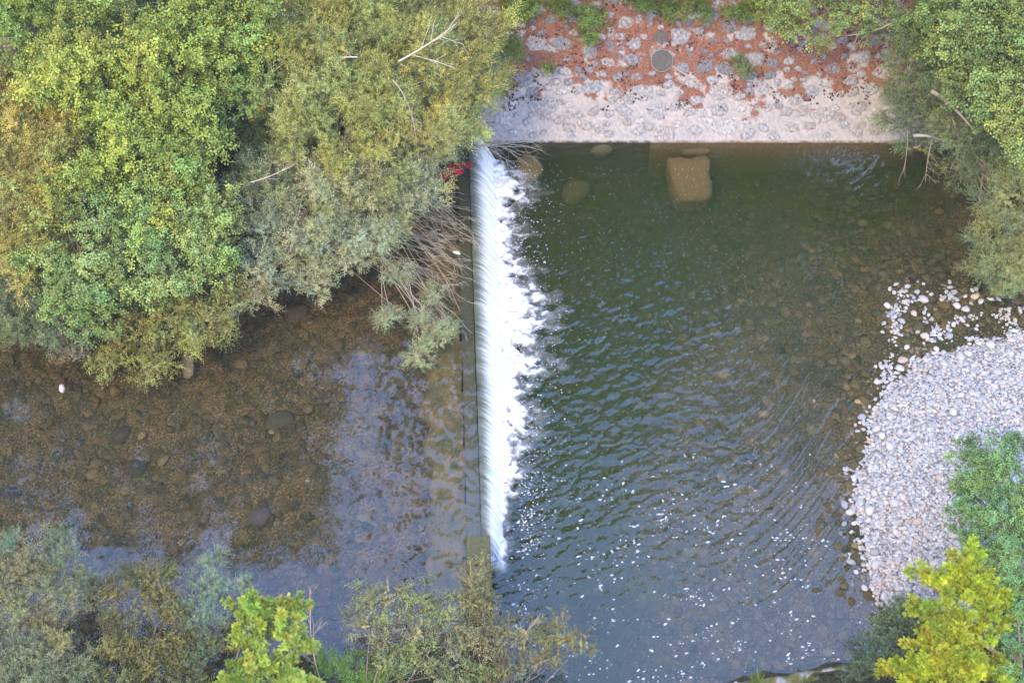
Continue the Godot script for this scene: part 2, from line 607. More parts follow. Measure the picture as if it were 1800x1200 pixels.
# ---------------------------------------------------------------- water
func ripple_down(x: float, z: float) -> float:
	# rougher in mid pool and below the fall, calm by the wall, the bar and the near bank
	var from_weir := x - weir_x(z)
	var a := 0.0085 + 0.027 * exp(-pow((x - 3.4) / 3.8, 2.0) - pow((z - 0.0) / 5.0, 2.0)) + 0.016 * exp(-from_weir / 0.9)
	a += 0.006 * exp(-pow((x - 6.0) / 2.5, 2.0) - pow((z - 5.0) / 2.2, 2.0))
	var ang := 0.38 + 0.5 * sm(5.0, 9.0, x)
	var u := x * cos(ang) - z * sin(ang)
	var w := x * sin(ang) + z * cos(ang)
	var h := 0.55 * noise.get_noise_2d(u * 0.8, w * 1.5) + 0.62 * noise.get_noise_2d(u * 1.9 + 30.0, w * 3.6) + 0.36 * noise.get_noise_2d(u * 3.8, w * 7.0 + 60.0)
	return a * h

func ripple_up(x: float, z: float) -> float:
	var near_weir := sm(-4.2, -2.2, x - 0.04 * z) * sm(-3.0, 1.5, z)
	var a := 0.0012 + 0.014 * near_weir
	return UP_Y + a * (noise.get_noise_2d(x * 1.3, z * 1.7) + 0.6 * noise.get_noise_2d(x * 3.6, z * 3.0 + 20.0) + 0.3 * noise.get_noise_2d(x * 7.0, z * 6.0)) - 0.05 * sm(0.5, 0.0, weir_x(z) - x)

func water_mat(c: Color, a: float) -> StandardMaterial3D:
	var m := StandardMaterial3D.new()
	m.transparency = BaseMaterial3D.TRANSPARENCY_ALPHA
	m.albedo_color = Color(c.r, c.g, c.b, a)
	m.roughness = 0.0
	m.metallic_specular = 0.5
	return m

func build_water() -> void:
	var white := func(_x: float, _z: float) -> Color: return Color.WHITE
	var down := func(x: float, z: float) -> bool: return x > weir_x(z) + 0.15 and ground_h(x, z) < 0.12
	var d := mi("downstream_water", grid(-1.4, 15.6, -6.8, 10.6, 0.038, ripple_down, white, down, water_mat(Color(0.1, 0.2, 0.06), 0.01)), self)
	tag(d, "", "", "", "structure")
	var up := func(x: float, z: float) -> bool: return x < weir_x(z) + 0.05 and ground_h(x, z) < UP_Y + 0.1
	var u := mi("upstream_water", grid(-18.0, -0.4, -6.4, 10.4, 0.055, ripple_up, white, up, water_mat(Color(0.2, 0.16, 0.07), 0.01)), self)
	tag(u, "", "", "", "structure")
	# suspended silt and algae that give the pool its green depth
	var fog := FogVolume.new()
	fog.name = "pool_water"
	fog.shape = RenderingServer.FOG_VOLUME_SHAPE_BOX
	fog.size = Vector3(16.6, 2.4, 17.0)
	fog.position = Vector3(7.35, -1.26, 1.75)
	var fm := FogMaterial.new()
	fm.albedo = Color(0.085, 0.168, 0.016).linear_to_srgb()
	fm.density = 0.5
	fog.material = fm
	add_child(fog)
	tag(fog, "", "", "", "structure")

# ---------------------------------------------------------------- weir and its fall
func box(b: MB, lo: Vector3, hi: Vector3, col: Color, skew := 0.0392) -> void:
	var f := [[Vector3(0, 0, 1), [0, 1, 3, 2]], [Vector3(0, 0, -1), [5, 4, 6, 7]], [Vector3(1, 0, 0), [1, 5, 7, 3]], [Vector3(-1, 0, 0), [4, 0, 2, 6]], [Vector3(0, 1, 0), [2, 3, 7, 6]], [Vector3(0, -1, 0), [4, 5, 1, 0]]]
	var p := []
	for k in 8:
		var q := Vector3(hi.x if k & 1 else lo.x, hi.y if k & 2 else lo.y, lo.z if k & 4 else hi.z)
		q.x += skew * q.z
		p.append(q)
	for s in f:
		var ids := []
		for k in s[1]:
			ids.append(b.vert(p[k], s[0], col))
		b.tri(ids[0], ids[2], ids[1]); b.tri(ids[0], ids[3], ids[2])

func build_weir() -> void:
	var o := thing("weir", "low concrete weir crossing the river under the falling water", "weir")
	var b := MB.new()
	box(b, Vector3(-1.23, -1.6, -6.6), Vector3(-0.93, 0.74, 6.0), Color(0.055, 0.058, 0.025))
	mi("crest_beam", b.mesh(M.wall), o)
	for k in 3:
		var za: float = [-6.5, -2.15, 2.3][k]
		var zb: float = [-2.18, 2.27, 8.2][k]
		var top := func(x: float, z: float) -> float: return 0.60 + 0.02 * fine.get_noise_2d(x * 1.4, z * 1.4) - 0.5 * sm(-2.0, -2.35, x - 0.0392 * z + 0.2 * n2(z * 0.8, 3.0))
		var shade := func(x: float, z: float) -> Color:
			var n := fine.get_noise_2d(x * 1.3, z * 0.7 + 60.0)
			var c := mix3(Color(0.105, 0.078, 0.026), Color(0.066, 0.060, 0.02), 0.5 + n * 1.8)
			c = mix3(c, Color(0.125, 0.088, 0.038), sm(0.2, 0.4, fine.get_noise_2d(x * 1.2 + 9.0, z * 0.8)) * 0.7)
			return mix3(c, Color(0.045, 0.055, 0.02), sm(0.2, 0.42, fine.get_noise_2d(x * 2.6, z * 2.2 + 33.0)))
		var on := func(x: float, z: float) -> bool: return x < weir_x(z) - 0.36 and x > weir_x(z) - 1.5
		mi("apron_slab", grid(-3.0, -0.5, za, zb, 0.06, top, shade, on, M.wall), o)
	# abutment in the near bank
	b = MB.new()
	box(b, Vector3(-1.25, -0.8, 6.02), Vector3(-0.72, 0.96, 10.6), Color(0.085, 0.085, 0.04))
	mi("abutment", b.mesh(M.wall), o)
	# the fall: a sheet in strands that turns from glassy to white
	var f := MB.new()
	var nu := 900
	var nv := 26
	for j in nu + 1:
		var z := lerpf(-6.1, 6.19, float(j) / nu)
		var s1 := fine.get_noise_2d(z * 5.0, 3.0)
		var s2 := noise.get_noise_2d(z * 22.0, 8.0)
		var thin := sm(4.9, 6.2, z)
		for k in nv + 1:
			var v := float(k) / nv
			var zz := z + 0.10 * v + 0.03 * s1 * v
			var rib := (0.020 * noise.get_noise_2d(z * 9.0, v * 0.8) + 0.012 * s2) * sm(0.02, 0.35, v)
			var x := weir_x(z) - 0.02 + 0.72 * (1.0 - 0.35 * sm(1.0, 6.2, z)) * v + 0.05 * s1 * v + rib
			var y := 0.868 - 0.93 * pow(v, 2.1) + rib * 0.8
			var a := clampf(sm(0.0, 0.6, v + 0.05 * s2 + 0.06 * s1) * 0.72 + 0.28 + 0.18 * s2 + 0.14 * noise.get_noise_2d(z * 1.6, 31.0) * (1.0 - v), 0.12, 1.0)
			a *= 1.0 - 0.75 * thin * sm(-0.4, 0.5, s1 + 0.3 * s2)
			var c := mix3(Color(0.22, 0.25, 0.17), Color(0.60, 0.62, 0.63), sm(0.02, 0.7, v + 0.10 * s2 + 0.14 * s1 + 0.12 * noise.get_noise_2d(z * 1.1, 77.0)))
			c.a = a
			f.vert(Vector3(x, y, zz), Vector3(0.75, 0.6, 0.0).normalized(), c)
	for j in nu:
		for k in nv:
			var q := j * (nv + 1) + k
			f.tri(q, q + 1, q + nv + 1)
			f.tri(q + 1, q + nv + 2, q + nv + 1)
	M.foam = mat(0.6, 0.3)
	M.foam.transparency = BaseMaterial3D.TRANSPARENCY_ALPHA
	f_normals(f)
	var fall := mi("waterfall", f.mesh(M.foam), self)
	tag(fall, "", "", "", "structure")
	# boiling foam at its foot: cut to lace by its own pattern
	var g := MB.new()
	var st := 0.03
	var nx := 78
	var nz := 450
	var al := PackedFloat32Array()
	for j in nz:
		var z := -5.9 + j * st
		var reach := (0.74 + 0.42 * noise.get_noise_2d(z * 0.55, 50.0) + 0.25 * noise.get_noise_2d(z * 1.9, 12.0)) * (1.0 - 0.72 * sm(0.0, 6.0, z)) * (0.7 + 0.3 * sm(-5.9, -4.5, z))
		for k in nx:
			var e := k * st - 0.15
			var x := weir_x(z) + 0.52 * (1.0 - 0.4 * sm(1.0, 6.2, z)) + e
			var wx := x + 0.10 * noise.get_noise_2d(x * 3.0, z * 3.0 + 5.0)
			var wz := z + 0.10 * noise.get_noise_2d(x * 3.0 + 40.0, z * 3.0)
			var lump := noise.get_noise_2d(wx * 1.5, wz * 2.2)
			var froth := fine.get_noise_2d(wx * 3.2 + 9.0, wz * 4.6)
			var lace := 1.0 - absf(fine.get_noise_2d(wx * 2.6 + 9.0, wz * 4.0)) * 4.0
			var q := e / maxf(reach, 0.05)
			var solid := clampf(1.15 - q * 0.85 + 0.55 * lump + 0.55 * froth * sm(-0.1, 0.5, q), 0.0, 1.0)
			solid = solid * solid * (3.0 - 2.0 * solid)
			var a := clampf(solid + maxf(lace, 0.0) * sm(2.3, 0.4, q) * 0.36 * (0.6 + froth) + 0.16 * sm(2.6, 0.6, q) * (0.7 + 1.2 * lump), 0.0, 1.0) * sm(6.6, 6.0, z) * sm(2.1, 1.5, e)
			var edge := sm(1.0, 0.0, e / 1.6)
			al.append(a)
			g.vert(Vector3(x, 0.035 + edge * (0.10 * solid + 0.09 * fine.get_noise_2d(wx * 3.5, wz * 3.5)) + 0.03 * a + maxf(ripple_down(x, z), 0.0), z), Vector3.UP, Color(0.60, 0.62, 0.63, a))
	for j in nz - 1:
		for k in nx - 1:
			var q := j * nx + k
			if al[q] + al[q + 1] + al[q + nx] + al[q + nx + 1] > 0.12:
				g.tri(q, q + 1, q + nx)
				g.tri(q + 1, q + nx + 1, q + nx)
	f_normals(g)
	var foam := mi("foam", g.mesh(M.foam), self)
	tag(foam, "", "", "", "stuff")
	# drops thrown beyond it, and flecks that drift down the pool
	var drop := stone_mesh(2, mat(0.5, 0.3))
	var where := []
	var tint := []
	for k in 1800:
		var z := rng.randf_range(-5.8, 6.0)
		var e := (absf(rng.randfn()) * 0.6 + 0.05) * (1.0 - 0.5 * sm(2.5, 5.8, z))
		var x := weir_x(z) + 0.85 + e
		var s := 0.003 + 0.008 * pow(rng.randf(), 2.0)
		where.append(Transform3D(Basis.from_scale(Vector3(s * 1.5, s * 0.5, s)), Vector3(x, 0.03 + ripple_down(x, z), z)))
		tint.append(Color(0.8, 0.82, 0.84))
	var drops := copies("spray", drop, where, tint, self)
	tag(drops, "", "", "", "stuff")
	where = []; tint = []
	for k in 14000:
		var x := rng.randf_range(-0.2, 8.4)
		var z := rng.randf_range(2.6, 9.6)
		var dens := sm(3.2, 5.6, z + 0.12 * x) * (0.12 + 0.88 * sm(-0.1, 0.45, n2(x * 0.55 + z * 0.2, z * 1.3 + 3.0))) * sm(8.6, 6.0, x)
		if rng.randf() > dens * 0.55 or ground_h(x, z) > -0.08:
			continue
		var s := 0.004 + 0.024 * pow(rng.randf(), 4.6)
		var turn := Basis(Vector3.UP, 0.5 + rng.randfn() * 0.5)
		where.append(Transform3D(turn * Basis.from_scale(Vector3(s * rng.randf_range(1.0, 2.4), 0.008, s)), Vector3(x, 0.006 + ripple_down(x, z), z)))
		tint.append(Color(0.34, 0.37, 0.39))
	for k in 900:
		var x := rng.randf_range(0.6, 6.0)
		var z := rng.randf_range(-5.8, 5.0)
		var s := rng.randf_range(0.003, 0.008)
		where.append(Transform3D(Basis.from_scale(Vector3(s * 1.3, 0.006, s)), Vector3(x, 0.006 + ripple_down(x, z), z)))
		tint.append(Color(0.62, 0.66, 0.66))
	var flecks := copies("foam_flecks", drop, where, tint, self)
	tag(flecks, "", "", "", "stuff")

func f_normals(b: MB) -> void:
	var acc := PackedVector3Array()
	acc.resize(b.v.size())
	for k in range(0, b.i.size(), 3):
		var fn := (b.v[b.i[k + 2]] - b.v[b.i[k]]).cross(b.v[b.i[k + 1]] - b.v[b.i[k]])
		for e in 3:
			acc[b.i[k + e]] += fn
	for k in acc.size():
		if acc[k].length() > 1e-9:
			b.n[k] = acc[k].normalized()

# ---------------------------------------------------------------- revetment wall
func wall_p(x: float, s: float, out := 0.0) -> Vector3:
	return Vector3(x, -0.35 + s * 0.766 + out * 0.643, WALL_Z + 0.29 - s * 0.643 + out * 0.766)

func moss_at(x: float, s: float) -> float:
	var n := fine.get_noise_2d(x * 0.9 + 3.0, s * 1.1) * 1.6 + 0.5 * fine.get_noise_2d(x * 3.0, s * 3.0)
	return n * 1.2 + 1.15 * minf(s - 1.98 - 0.12 * sin(x * 0.8), 0.6)

func build_wall() -> void:
	var o := thing("stone_wall", "sloping rubble stone river wall with rust red moss above pale mortar", "wall")
	var b := MB.new()
	var nx := 470
	var ns := 92
	for j in ns:
		var s := 0.42 + 3.95 * j / (ns - 1)
		for k in nx:
			var x := -6.0 + 18.0 * k / (nx - 1)
			var moss := sm(-0.05, 0.25, moss_at(x, s))
			var grit := fine.get_noise_2d(x * 4.0, s * 4.0)
			var crack := sm(0.10, 0.02, absf(fine.get_noise_2d(x * 1.7 + 70.0, s * 1.7)))
			var out := 0.018 * fine.get_noise_2d(x * 1.1, s * 1.1) + moss * 0.03 * (0.6 + grit) - 0.015 * crack
			var c := mix3(Color(0.355, 0.325, 0.30), Color(0.31, 0.295, 0.28), 0.5 + fine.get_noise_2d(x * 0.8, s * 2.0) * 1.6)
			c = mix3(c, Color(0.29, 0.26, 0.235), crack * 0.4 + 0.3 * sm(0.15, 0.5, grit))
			c = mix3(c, mix3(Color(0.25, 0.122, 0.078), Color(0.18, 0.092, 0.064), 0.5 + grit * 1.4), moss)
			c = mix3(c, Color(0.07, 0.04, 0.05), sm(0.34, 0.46, fine.get_noise_2d(x * 6.0 + 8.0, s * 6.0)) * sm(1.6, 2.4, s) * 0.8)
			c = mix3(c, mix3(Color(0.05, 0.045, 0.022), Color(0.15, 0.10, 0.04), sm(3.2, 4.6, x)), sm(0.50, 0.42, s + 0.05 * grit))  # algae band at the waterline; shade and depth painted into its left part
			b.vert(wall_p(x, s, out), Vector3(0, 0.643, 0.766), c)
	for j in ns - 1:
		for k in nx - 1:
			var q := j * nx + k
			b.tri(q, q + nx, q + 1)
			b.tri(q + 1, q + nx, q + nx + 1)
	f_normals(b)
	mi("mortar", b.mesh(M.wall), o)
	# rubble stones, each set a little proud of the mortar
	var meshes := []
	for k in 10:
		meshes.append(slab_mesh(k))
	var tones := [Color(0.23, 0.235, 0.245), Color(0.29, 0.295, 0.305), Color(0.18, 0.18, 0.19), Color(0.33, 0.325, 0.32), Color(0.345, 0.325, 0.305), Color(0.32, 0.31, 0.30), Color(0.40, 0.39, 0.375), Color(0.31, 0.29, 0.27)]
	var mats := []
	for t in tones:
		var m := mat(0.9, 0.22)
		m.vertex_color_use_as_albedo = false
		m.albedo_color = t.linear_to_srgb()
		grain(m, 0.66, 0.7, 0.0, 61)
		mats.append(m)
	var made := 0
	var tries := 0
	var spots := []
	while made < 296 and tries < 9000:
		tries += 1
		var x := rng.randf_range(-1.0, 11.2)
		var s := rng.randf_range(0.62, 4.2)
		if Vector2(x, s).distance_to(Vector2(3.98, 2.85)) < 0.62:
			continue
		var r := 0.10 + 0.22 * pow(rng.randf(), 1.2)
		if rng.randf() < 0.35 * sm(0.5, 1.1, moss_at(x, s)) or (s < 1.75 and rng.randf() < 0.6):
			continue
		var ok := true
		for q in spots:
			var d: Vector2 = q[0] - Vector2(x, s)
			d.y *= 1.35
			if d.length() < (q[1] + r) * 0.98:
				ok = false
				break
		if not ok:
			continue
		spots.append([Vector2(x, s), r])
		var st := mi("stone", meshes[rng.randi() % 10], o)
		st.material_override = mats[rng.randi() % 4 if s > 1.9 + rng.randfn() * 0.3 else 3 + rng.randi() % 5]
		var y := (Vector3(0, 0.643, 0.766) + rv() * 0.05).normalized()
		var bx := Vector3.RIGHT.rotated(y, rng.randf_range(-0.5, 0.5))
		bx = (bx - y * bx.dot(y)).normalized()
		st.transform = Transform3D(Basis(bx * r * rng.randf_range(1.0, 1.3), y * (rng.randf_range(0.02, 0.045) if s > 1.9 else rng.randf_range(0.012, 0.022)), bx.cross(y) * r * rng.randf_range(0.7, 0.9)), wall_p(x, s, 0.03 + 0.012 * rng.randf()))
		made += 1
	# cushions of moss and dark dead leaves that creep over the stones
	var mwhere := []
	var mtint := []
	for k in 22000:
		var x := rng.randf_range(-1.2, 11.4)
		var s := rng.randf_range(0.7, 4.3)
		if Vector2(x, s).distance_to(Vector2(3.98, 2.62)) < 0.36 or Vector2(x, s).distance_to(Vector2(3.94, 3.24)) < 0.24:
			continue
		var q := moss_at(x, s)
		var dark := fine.get_noise_2d(x * 1.1 + 90.0, s * 1.1) > 0.16 and s > 1.3 and rng.randf() < 0.35
		if not dark and q < -0.1 + 0.3 * rng.randf():
			continue
		var r := rng.randf_range(0.010, 0.030) if dark else rng.randf_range(0.008, 0.028)
		mwhere.append(Transform3D(basis_to(Vector3(0, 0.643, 0.766), rng.randf() * TAU, Vector3(r * rng.randf_range(0.8, 1.6), r * 0.35, r)), wall_p(x, s, 0.024 + 0.036 * rng.randf())))
		mtint.append(jit(Color(0.045, 0.028, 0.03) if dark else Color(0.25, 0.122, 0.078).lerp(Color(0.17, 0.086, 0.06), rng.randf()), 0.2))
	copies("moss", stone_mesh(1, mat(1.0, 0.1)), mwhere, mtint, o).set_meta("kind", "stuff")
	# drain pipe mouths
	for d in [[Vector2(3.98, 2.62), 0.27], [Vector2(3.94, 3.24), 0.15]]:
		var q: Vector2 = d[0]
		var pipe := MB.new()
		var y := Vector3(0, 0.643, 0.766)
		var at := wall_p(q.x, q.y, 0.05)
		var r: float = d[1]
		for ring in [[r * 1.12, 0.0], [r * 1.12, 0.05], [r, 0.05], [r * 0.95, -0.16]]:
			for k in 20:
				var t := TAU * k / 20
				var out := Vector3(1, 0, 0) * cos(t) + Vector3(1, 0, 0).cross(y) * sin(t)
				pipe.vert(at + out * ring[0] + y * ring[1], (out + y).normalized(), Color(0.25, 0.24, 0.225))
		for ring in 3:
			for k in 20:
				var a0 := ring * 20 + k
				var a1 := ring * 20 + (k + 1) % 20
				pipe.tri(a0, a0 + 20, a1); pipe.tri(a1, a0 + 20, a1 + 20)
		f_normals(pipe)
		var pm := mi("drain_pipe", pipe.mesh(M.wall), o)
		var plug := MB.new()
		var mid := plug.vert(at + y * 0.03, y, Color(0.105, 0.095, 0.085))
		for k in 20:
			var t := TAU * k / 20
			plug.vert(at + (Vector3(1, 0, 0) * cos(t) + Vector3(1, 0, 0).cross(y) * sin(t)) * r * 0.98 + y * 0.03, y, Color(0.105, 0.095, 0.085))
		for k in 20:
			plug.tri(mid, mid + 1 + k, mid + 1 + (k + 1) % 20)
		mi("mouth_disc", plug.mesh(M.wall), pm)  # flat darker disc that closes the pipe mouth
	var foot := MB.new()
	box(foot, Vector3(-7.0, -2.6, WALL_Z - 0.5), Vector3(3.7, -0.03, WALL_Z - 0.03), Color(0.045, 0.042, 0.022), 0.0)  # left footing coloured darker to stand for shade and deep water
	mi("footing", foot.mesh(M.wall), o)
	foot = MB.new()
	box(foot, Vector3(3.72, -2.6, WALL_Z - 0.5), Vector3(12.0, -0.035, WALL_Z - 0.02), Color(0.12, 0.085, 0.035), 0.0)
	mi("footing", foot.mesh(M.wall), o)
	# low plants rooted along the top and in the joints
	var rooted := [[Vector3(0.07, 2.75, -8.72), 0.45, "round"], [Vector3(0.90, 2.85, -8.82), 0.4, "willow"], [Vector3(2.02, 2.70, -8.56), 0.28, "round"], [Vector3(3.81, 2.90, -8.81), 0.42, "small"], [Vector3(4.55, 2.85, -8.78), 0.48, "small"], [Vector3(3.29, 2.95, -8.93), 0.35, "small"], [Vector3(5.82, 2.80, -8.71), 0.3, "small"], [Vector3(5.98, 1.90, -7.58), 0.22, "small"], [Vector3(1.97, 2.40, -8.19), 0.16, "round"], [Vector3(0.87, 1.80, -7.58), 0.12, "small"], [Vector3(6.64, 2.90, -8.81), 0.5, "round"], [Vector3(-0.15, 2.10, -8.01), 0.32, "willow"], [Vector3(-0.42, 1.50, -7.25), 0.26, "willow"]]
	var words := ["leafy yellow green shrub hanging over the wall top by the willow", "feathery green shrub on the wall top beside the willow", "small broad leaved seedling high in the red moss", "dense green creeper on the wall top above the drain pipes", "widest green creeper hanging from the wall top", "short green creeper between the hanging creepers", "thin pale weed at the top of the red moss", "sparse yellow weed in the wall joint beside the fallen stick", "bright green seedling in the red moss above the dark stones", "tiny green weed low on the wall among grey stones", "leafy hazel shoot overhanging the wall top", "wispy willow shoot on the red moss at the wall's treed end", "wispy willow shoot on pale mortar at the wall's treed end"]
	for k in rooted.size():
		var c: Vector3 = rooted[k][0]
		var rad: float = rooted[k][1]
		tree("wall_plant", words[k], "plant", c - Vector3(0, 0.12, 0.12), 0.012, [[c + Vector3(0, 0.1, 0.1), rad], [c + Vector3(rad * 0.8, 0.02, 0.15), rad * 0.7]], rooted[k][2], [Color(0.13, 0.18, 0.03), Color(0.10, 0.17, 0.035)], 1.5, 0.62, "plants growing on the river wall", Color(0.14, 0.1, 0.06), 0.2)

# ---------------------------------------------------------------- stones of the bed
func build_bed_stones() -> void:
	var cm := mat(0.85, 0.2)
	grain(cm, 0.55, 1.7, 0.8, 71)
	var o := Node3D.new()
	o.name = "riverbed_cobbles"
	add_child(o)
	tag(o, "", "", "", "stuff")
	var where := []
	var tint := []
	for k in 7:
		where.append([]); tint.append([])
	for k in 26000:
		var x := rng.randf_range(-14.5, 14.5)
		var z := rng.randf_range(-6.6, 9.4)
		var up := x < weir_x(z)
		if x > weir_x(z) - 1.75 and x < weir_x(z) + 0.3:
			continue
		var g := ground_h(x, z)
		if g > (0.82 if up else 0.0) or (not up and poly_d(Vector2(x, z), BAR) < 0.0):
			continue
		var big := pow(rng.randf(), 3.4)
		var s := 0.03 + (0.115 if up else 0.115) * big
		if up and n2(x * 0.5, z * 0.5 + 80.0) > 0.25 and s < 0.11:
			continue
		var sc := Vector3(s * rng.randf_range(0.9, 1.5), s * rng.randf_range(0.4, 0.75), s * rng.randf_range(0.8, 1.2))
		var w := rng.randi() % 7
		where[w].append(Transform3D(Basis(Vector3.UP, rng.randf() * TAU) * Basis(Vector3.RIGHT, rng.randfn() * 0.35) * Basis.from_scale(sc), Vector3(x, g + sc.y * (rng.randf_range(-0.8, 0.1) if up else rng.randf_range(-0.3, 0.35)), z)))
		var a := rng.randf()
		var c := Color(0.110, 0.080, 0.029).lerp(Color(0.056, 0.049, 0.019), a) if up else Color(0.12, 0.094, 0.037).lerp(Color(0.068, 0.068, 0.026), a)
		if rng.randf() < 0.05:
			c = Color(0.034, 0.042, 0.016)
		if rng.randf() < 0.03:
			c = c * 1.7
		tint[w].append(jit(c, 0.22))
	for w in 7:
		copies("cobbles", stone_mesh(w, cm), where[w], tint[w], o)
	# boulders and stones that stand out
	var list := [
		[Vector3(4.76, -0.62, -5.69), Vector3(0.55, 0.40, 0.66), 9, Color(0.175, 0.12, 0.034), 0.12, "large square amber boulder under the pool surface off the stone wall"],
		[Vector3(4.97, -0.50, -6.81), Vector3(0.40, 0.26, 0.26), 9, Color(0.17, 0.12, 0.042), 0.0, "brown boulder wedged between the wall foot and the square amber boulder"],
		[Vector3(0.43, -0.38, -5.92), Vector3(0.46, 0.3, 0.42), 5, Color(0.22, 0.155, 0.048), 0.5, "rounded amber boulder in the pool beside the end of the weir"],
		[Vector3(2.43, -0.35, -6.67), Vector3(0.36, 0.24, 0.22), 2, Color(0.10, 0.105, 0.045), 0.3, "green mossy boulder at the foot of the stone wall"],
		[Vector3(1.72, -1.05, -5.80), Vector3(0.5, 0.24, 0.34), 4, Color(0.16, 0.125, 0.05), 0.8, "dim brown boulder deep in the pool between the two amber boulders"],
		[Vector3(7.31, -0.22, 1.68), Vector3(0.15, 0.09, 0.12), 0, Color(0.40, 0.27, 0.10), 0.3, "orange brown stone under water off the gravel bar"],
		[Vector3(5.49, -0.40, 3.81), Vector3(0.14, 0.08, 0.12), 1, Color(0.36, 0.28, 0.16), 0.9, "pale tan stone under rippled water near the foam flecks"],
		[Vector3(5.98, -0.50, 1.60), Vector3(0.11, 0.07, 0.14), 2, Color(0.26, 0.22, 0.06), 0.1, "yellow olive stone under the ripples of the pool edge"],
		[Vector3(8.35, -0.05, 1.76), Vector3(0.12, 0.07, 0.08), 3, Color(0.42, 0.28, 0.12), 0.2, "small orange stone at the gravel bar's water line"],
		[Vector3(-10.61, 0.88, 2.01), Vector3(0.075, 0.08, 0.12), 6, Color(0.62, 0.52, 0.47), 0.3, "single white stone breaking the upstream water"],
		[Vector3(-7.75, 0.72, 1.19), Vector3(0.16, 0.12, 0.38), 4, Color(0.24, 0.19, 0.10), 0.15, "long pale block under the bush's edge in the upstream water"],
		[Vector3(-8.66, 0.50, 3.96), Vector3(0.26, 0.2, 0.24), 5, Color(0.035, 0.042, 0.02), 0.6, "dark weedy boulder in the brown upstream water"],
		[Vector3(-11.50, 0.50, 4.66), Vector3(0.3, 0.22, 0.24), 1, Color(0.035, 0.032, 0.02), 0.1, "blackish boulder on the upstream bed above the grey bush"],
		[Vector3(-5.49, 0.50, 2.60), Vector3(0.42, 0.16, 0.3), 2, Color(0.055, 0.05, 0.02), 0.7, "broad olive boulder beside the sky's reflection upstream"],
		[Vector3(-9.12, 0.50, 2.99), Vector3(0.3, 0.2, 0.22), 3, Color(0.045, 0.042, 0.022), 1.2, "olive dark boulder upstream, uphill of the weedy one"],
		[Vector3(-5.31, 0.55, -0.55), Vector3(0.34, 0.22, 0.26), 0, Color(0.06, 0.045, 0.02), 0.4, "dark brown boulder in the water below the silver willow"],
		[Vector3(-5.73, 0.50, 5.22), Vector3(0.3, 0.16, 0.24), 6, Color(0.07, 0.06, 0.045), 0.4, "grey brown boulder beneath the reflected treetops"]]
	for e in list:
		var m := mat(0.8, 0.25)
		m.vertex_color_use_as_albedo = false
		m.albedo_color = e[3].linear_to_srgb()
		grain(m, 0.6, 2.4, 1.0, 81)
		var st := mi("boulder", block_mesh(m) if e[2] == 9 else stone_mesh(e[2], m), self)
		st.transform = Transform3D(Basis(Vector3.UP, e[4]) * Basis(Vector3.RIGHT, 0.25) * Basis.from_scale(e[1]), e[0] - Vector3(0, 0.1 if e[3].r < 0.08 else 0.0, 0))
		tag(st, e[5], "boulder")

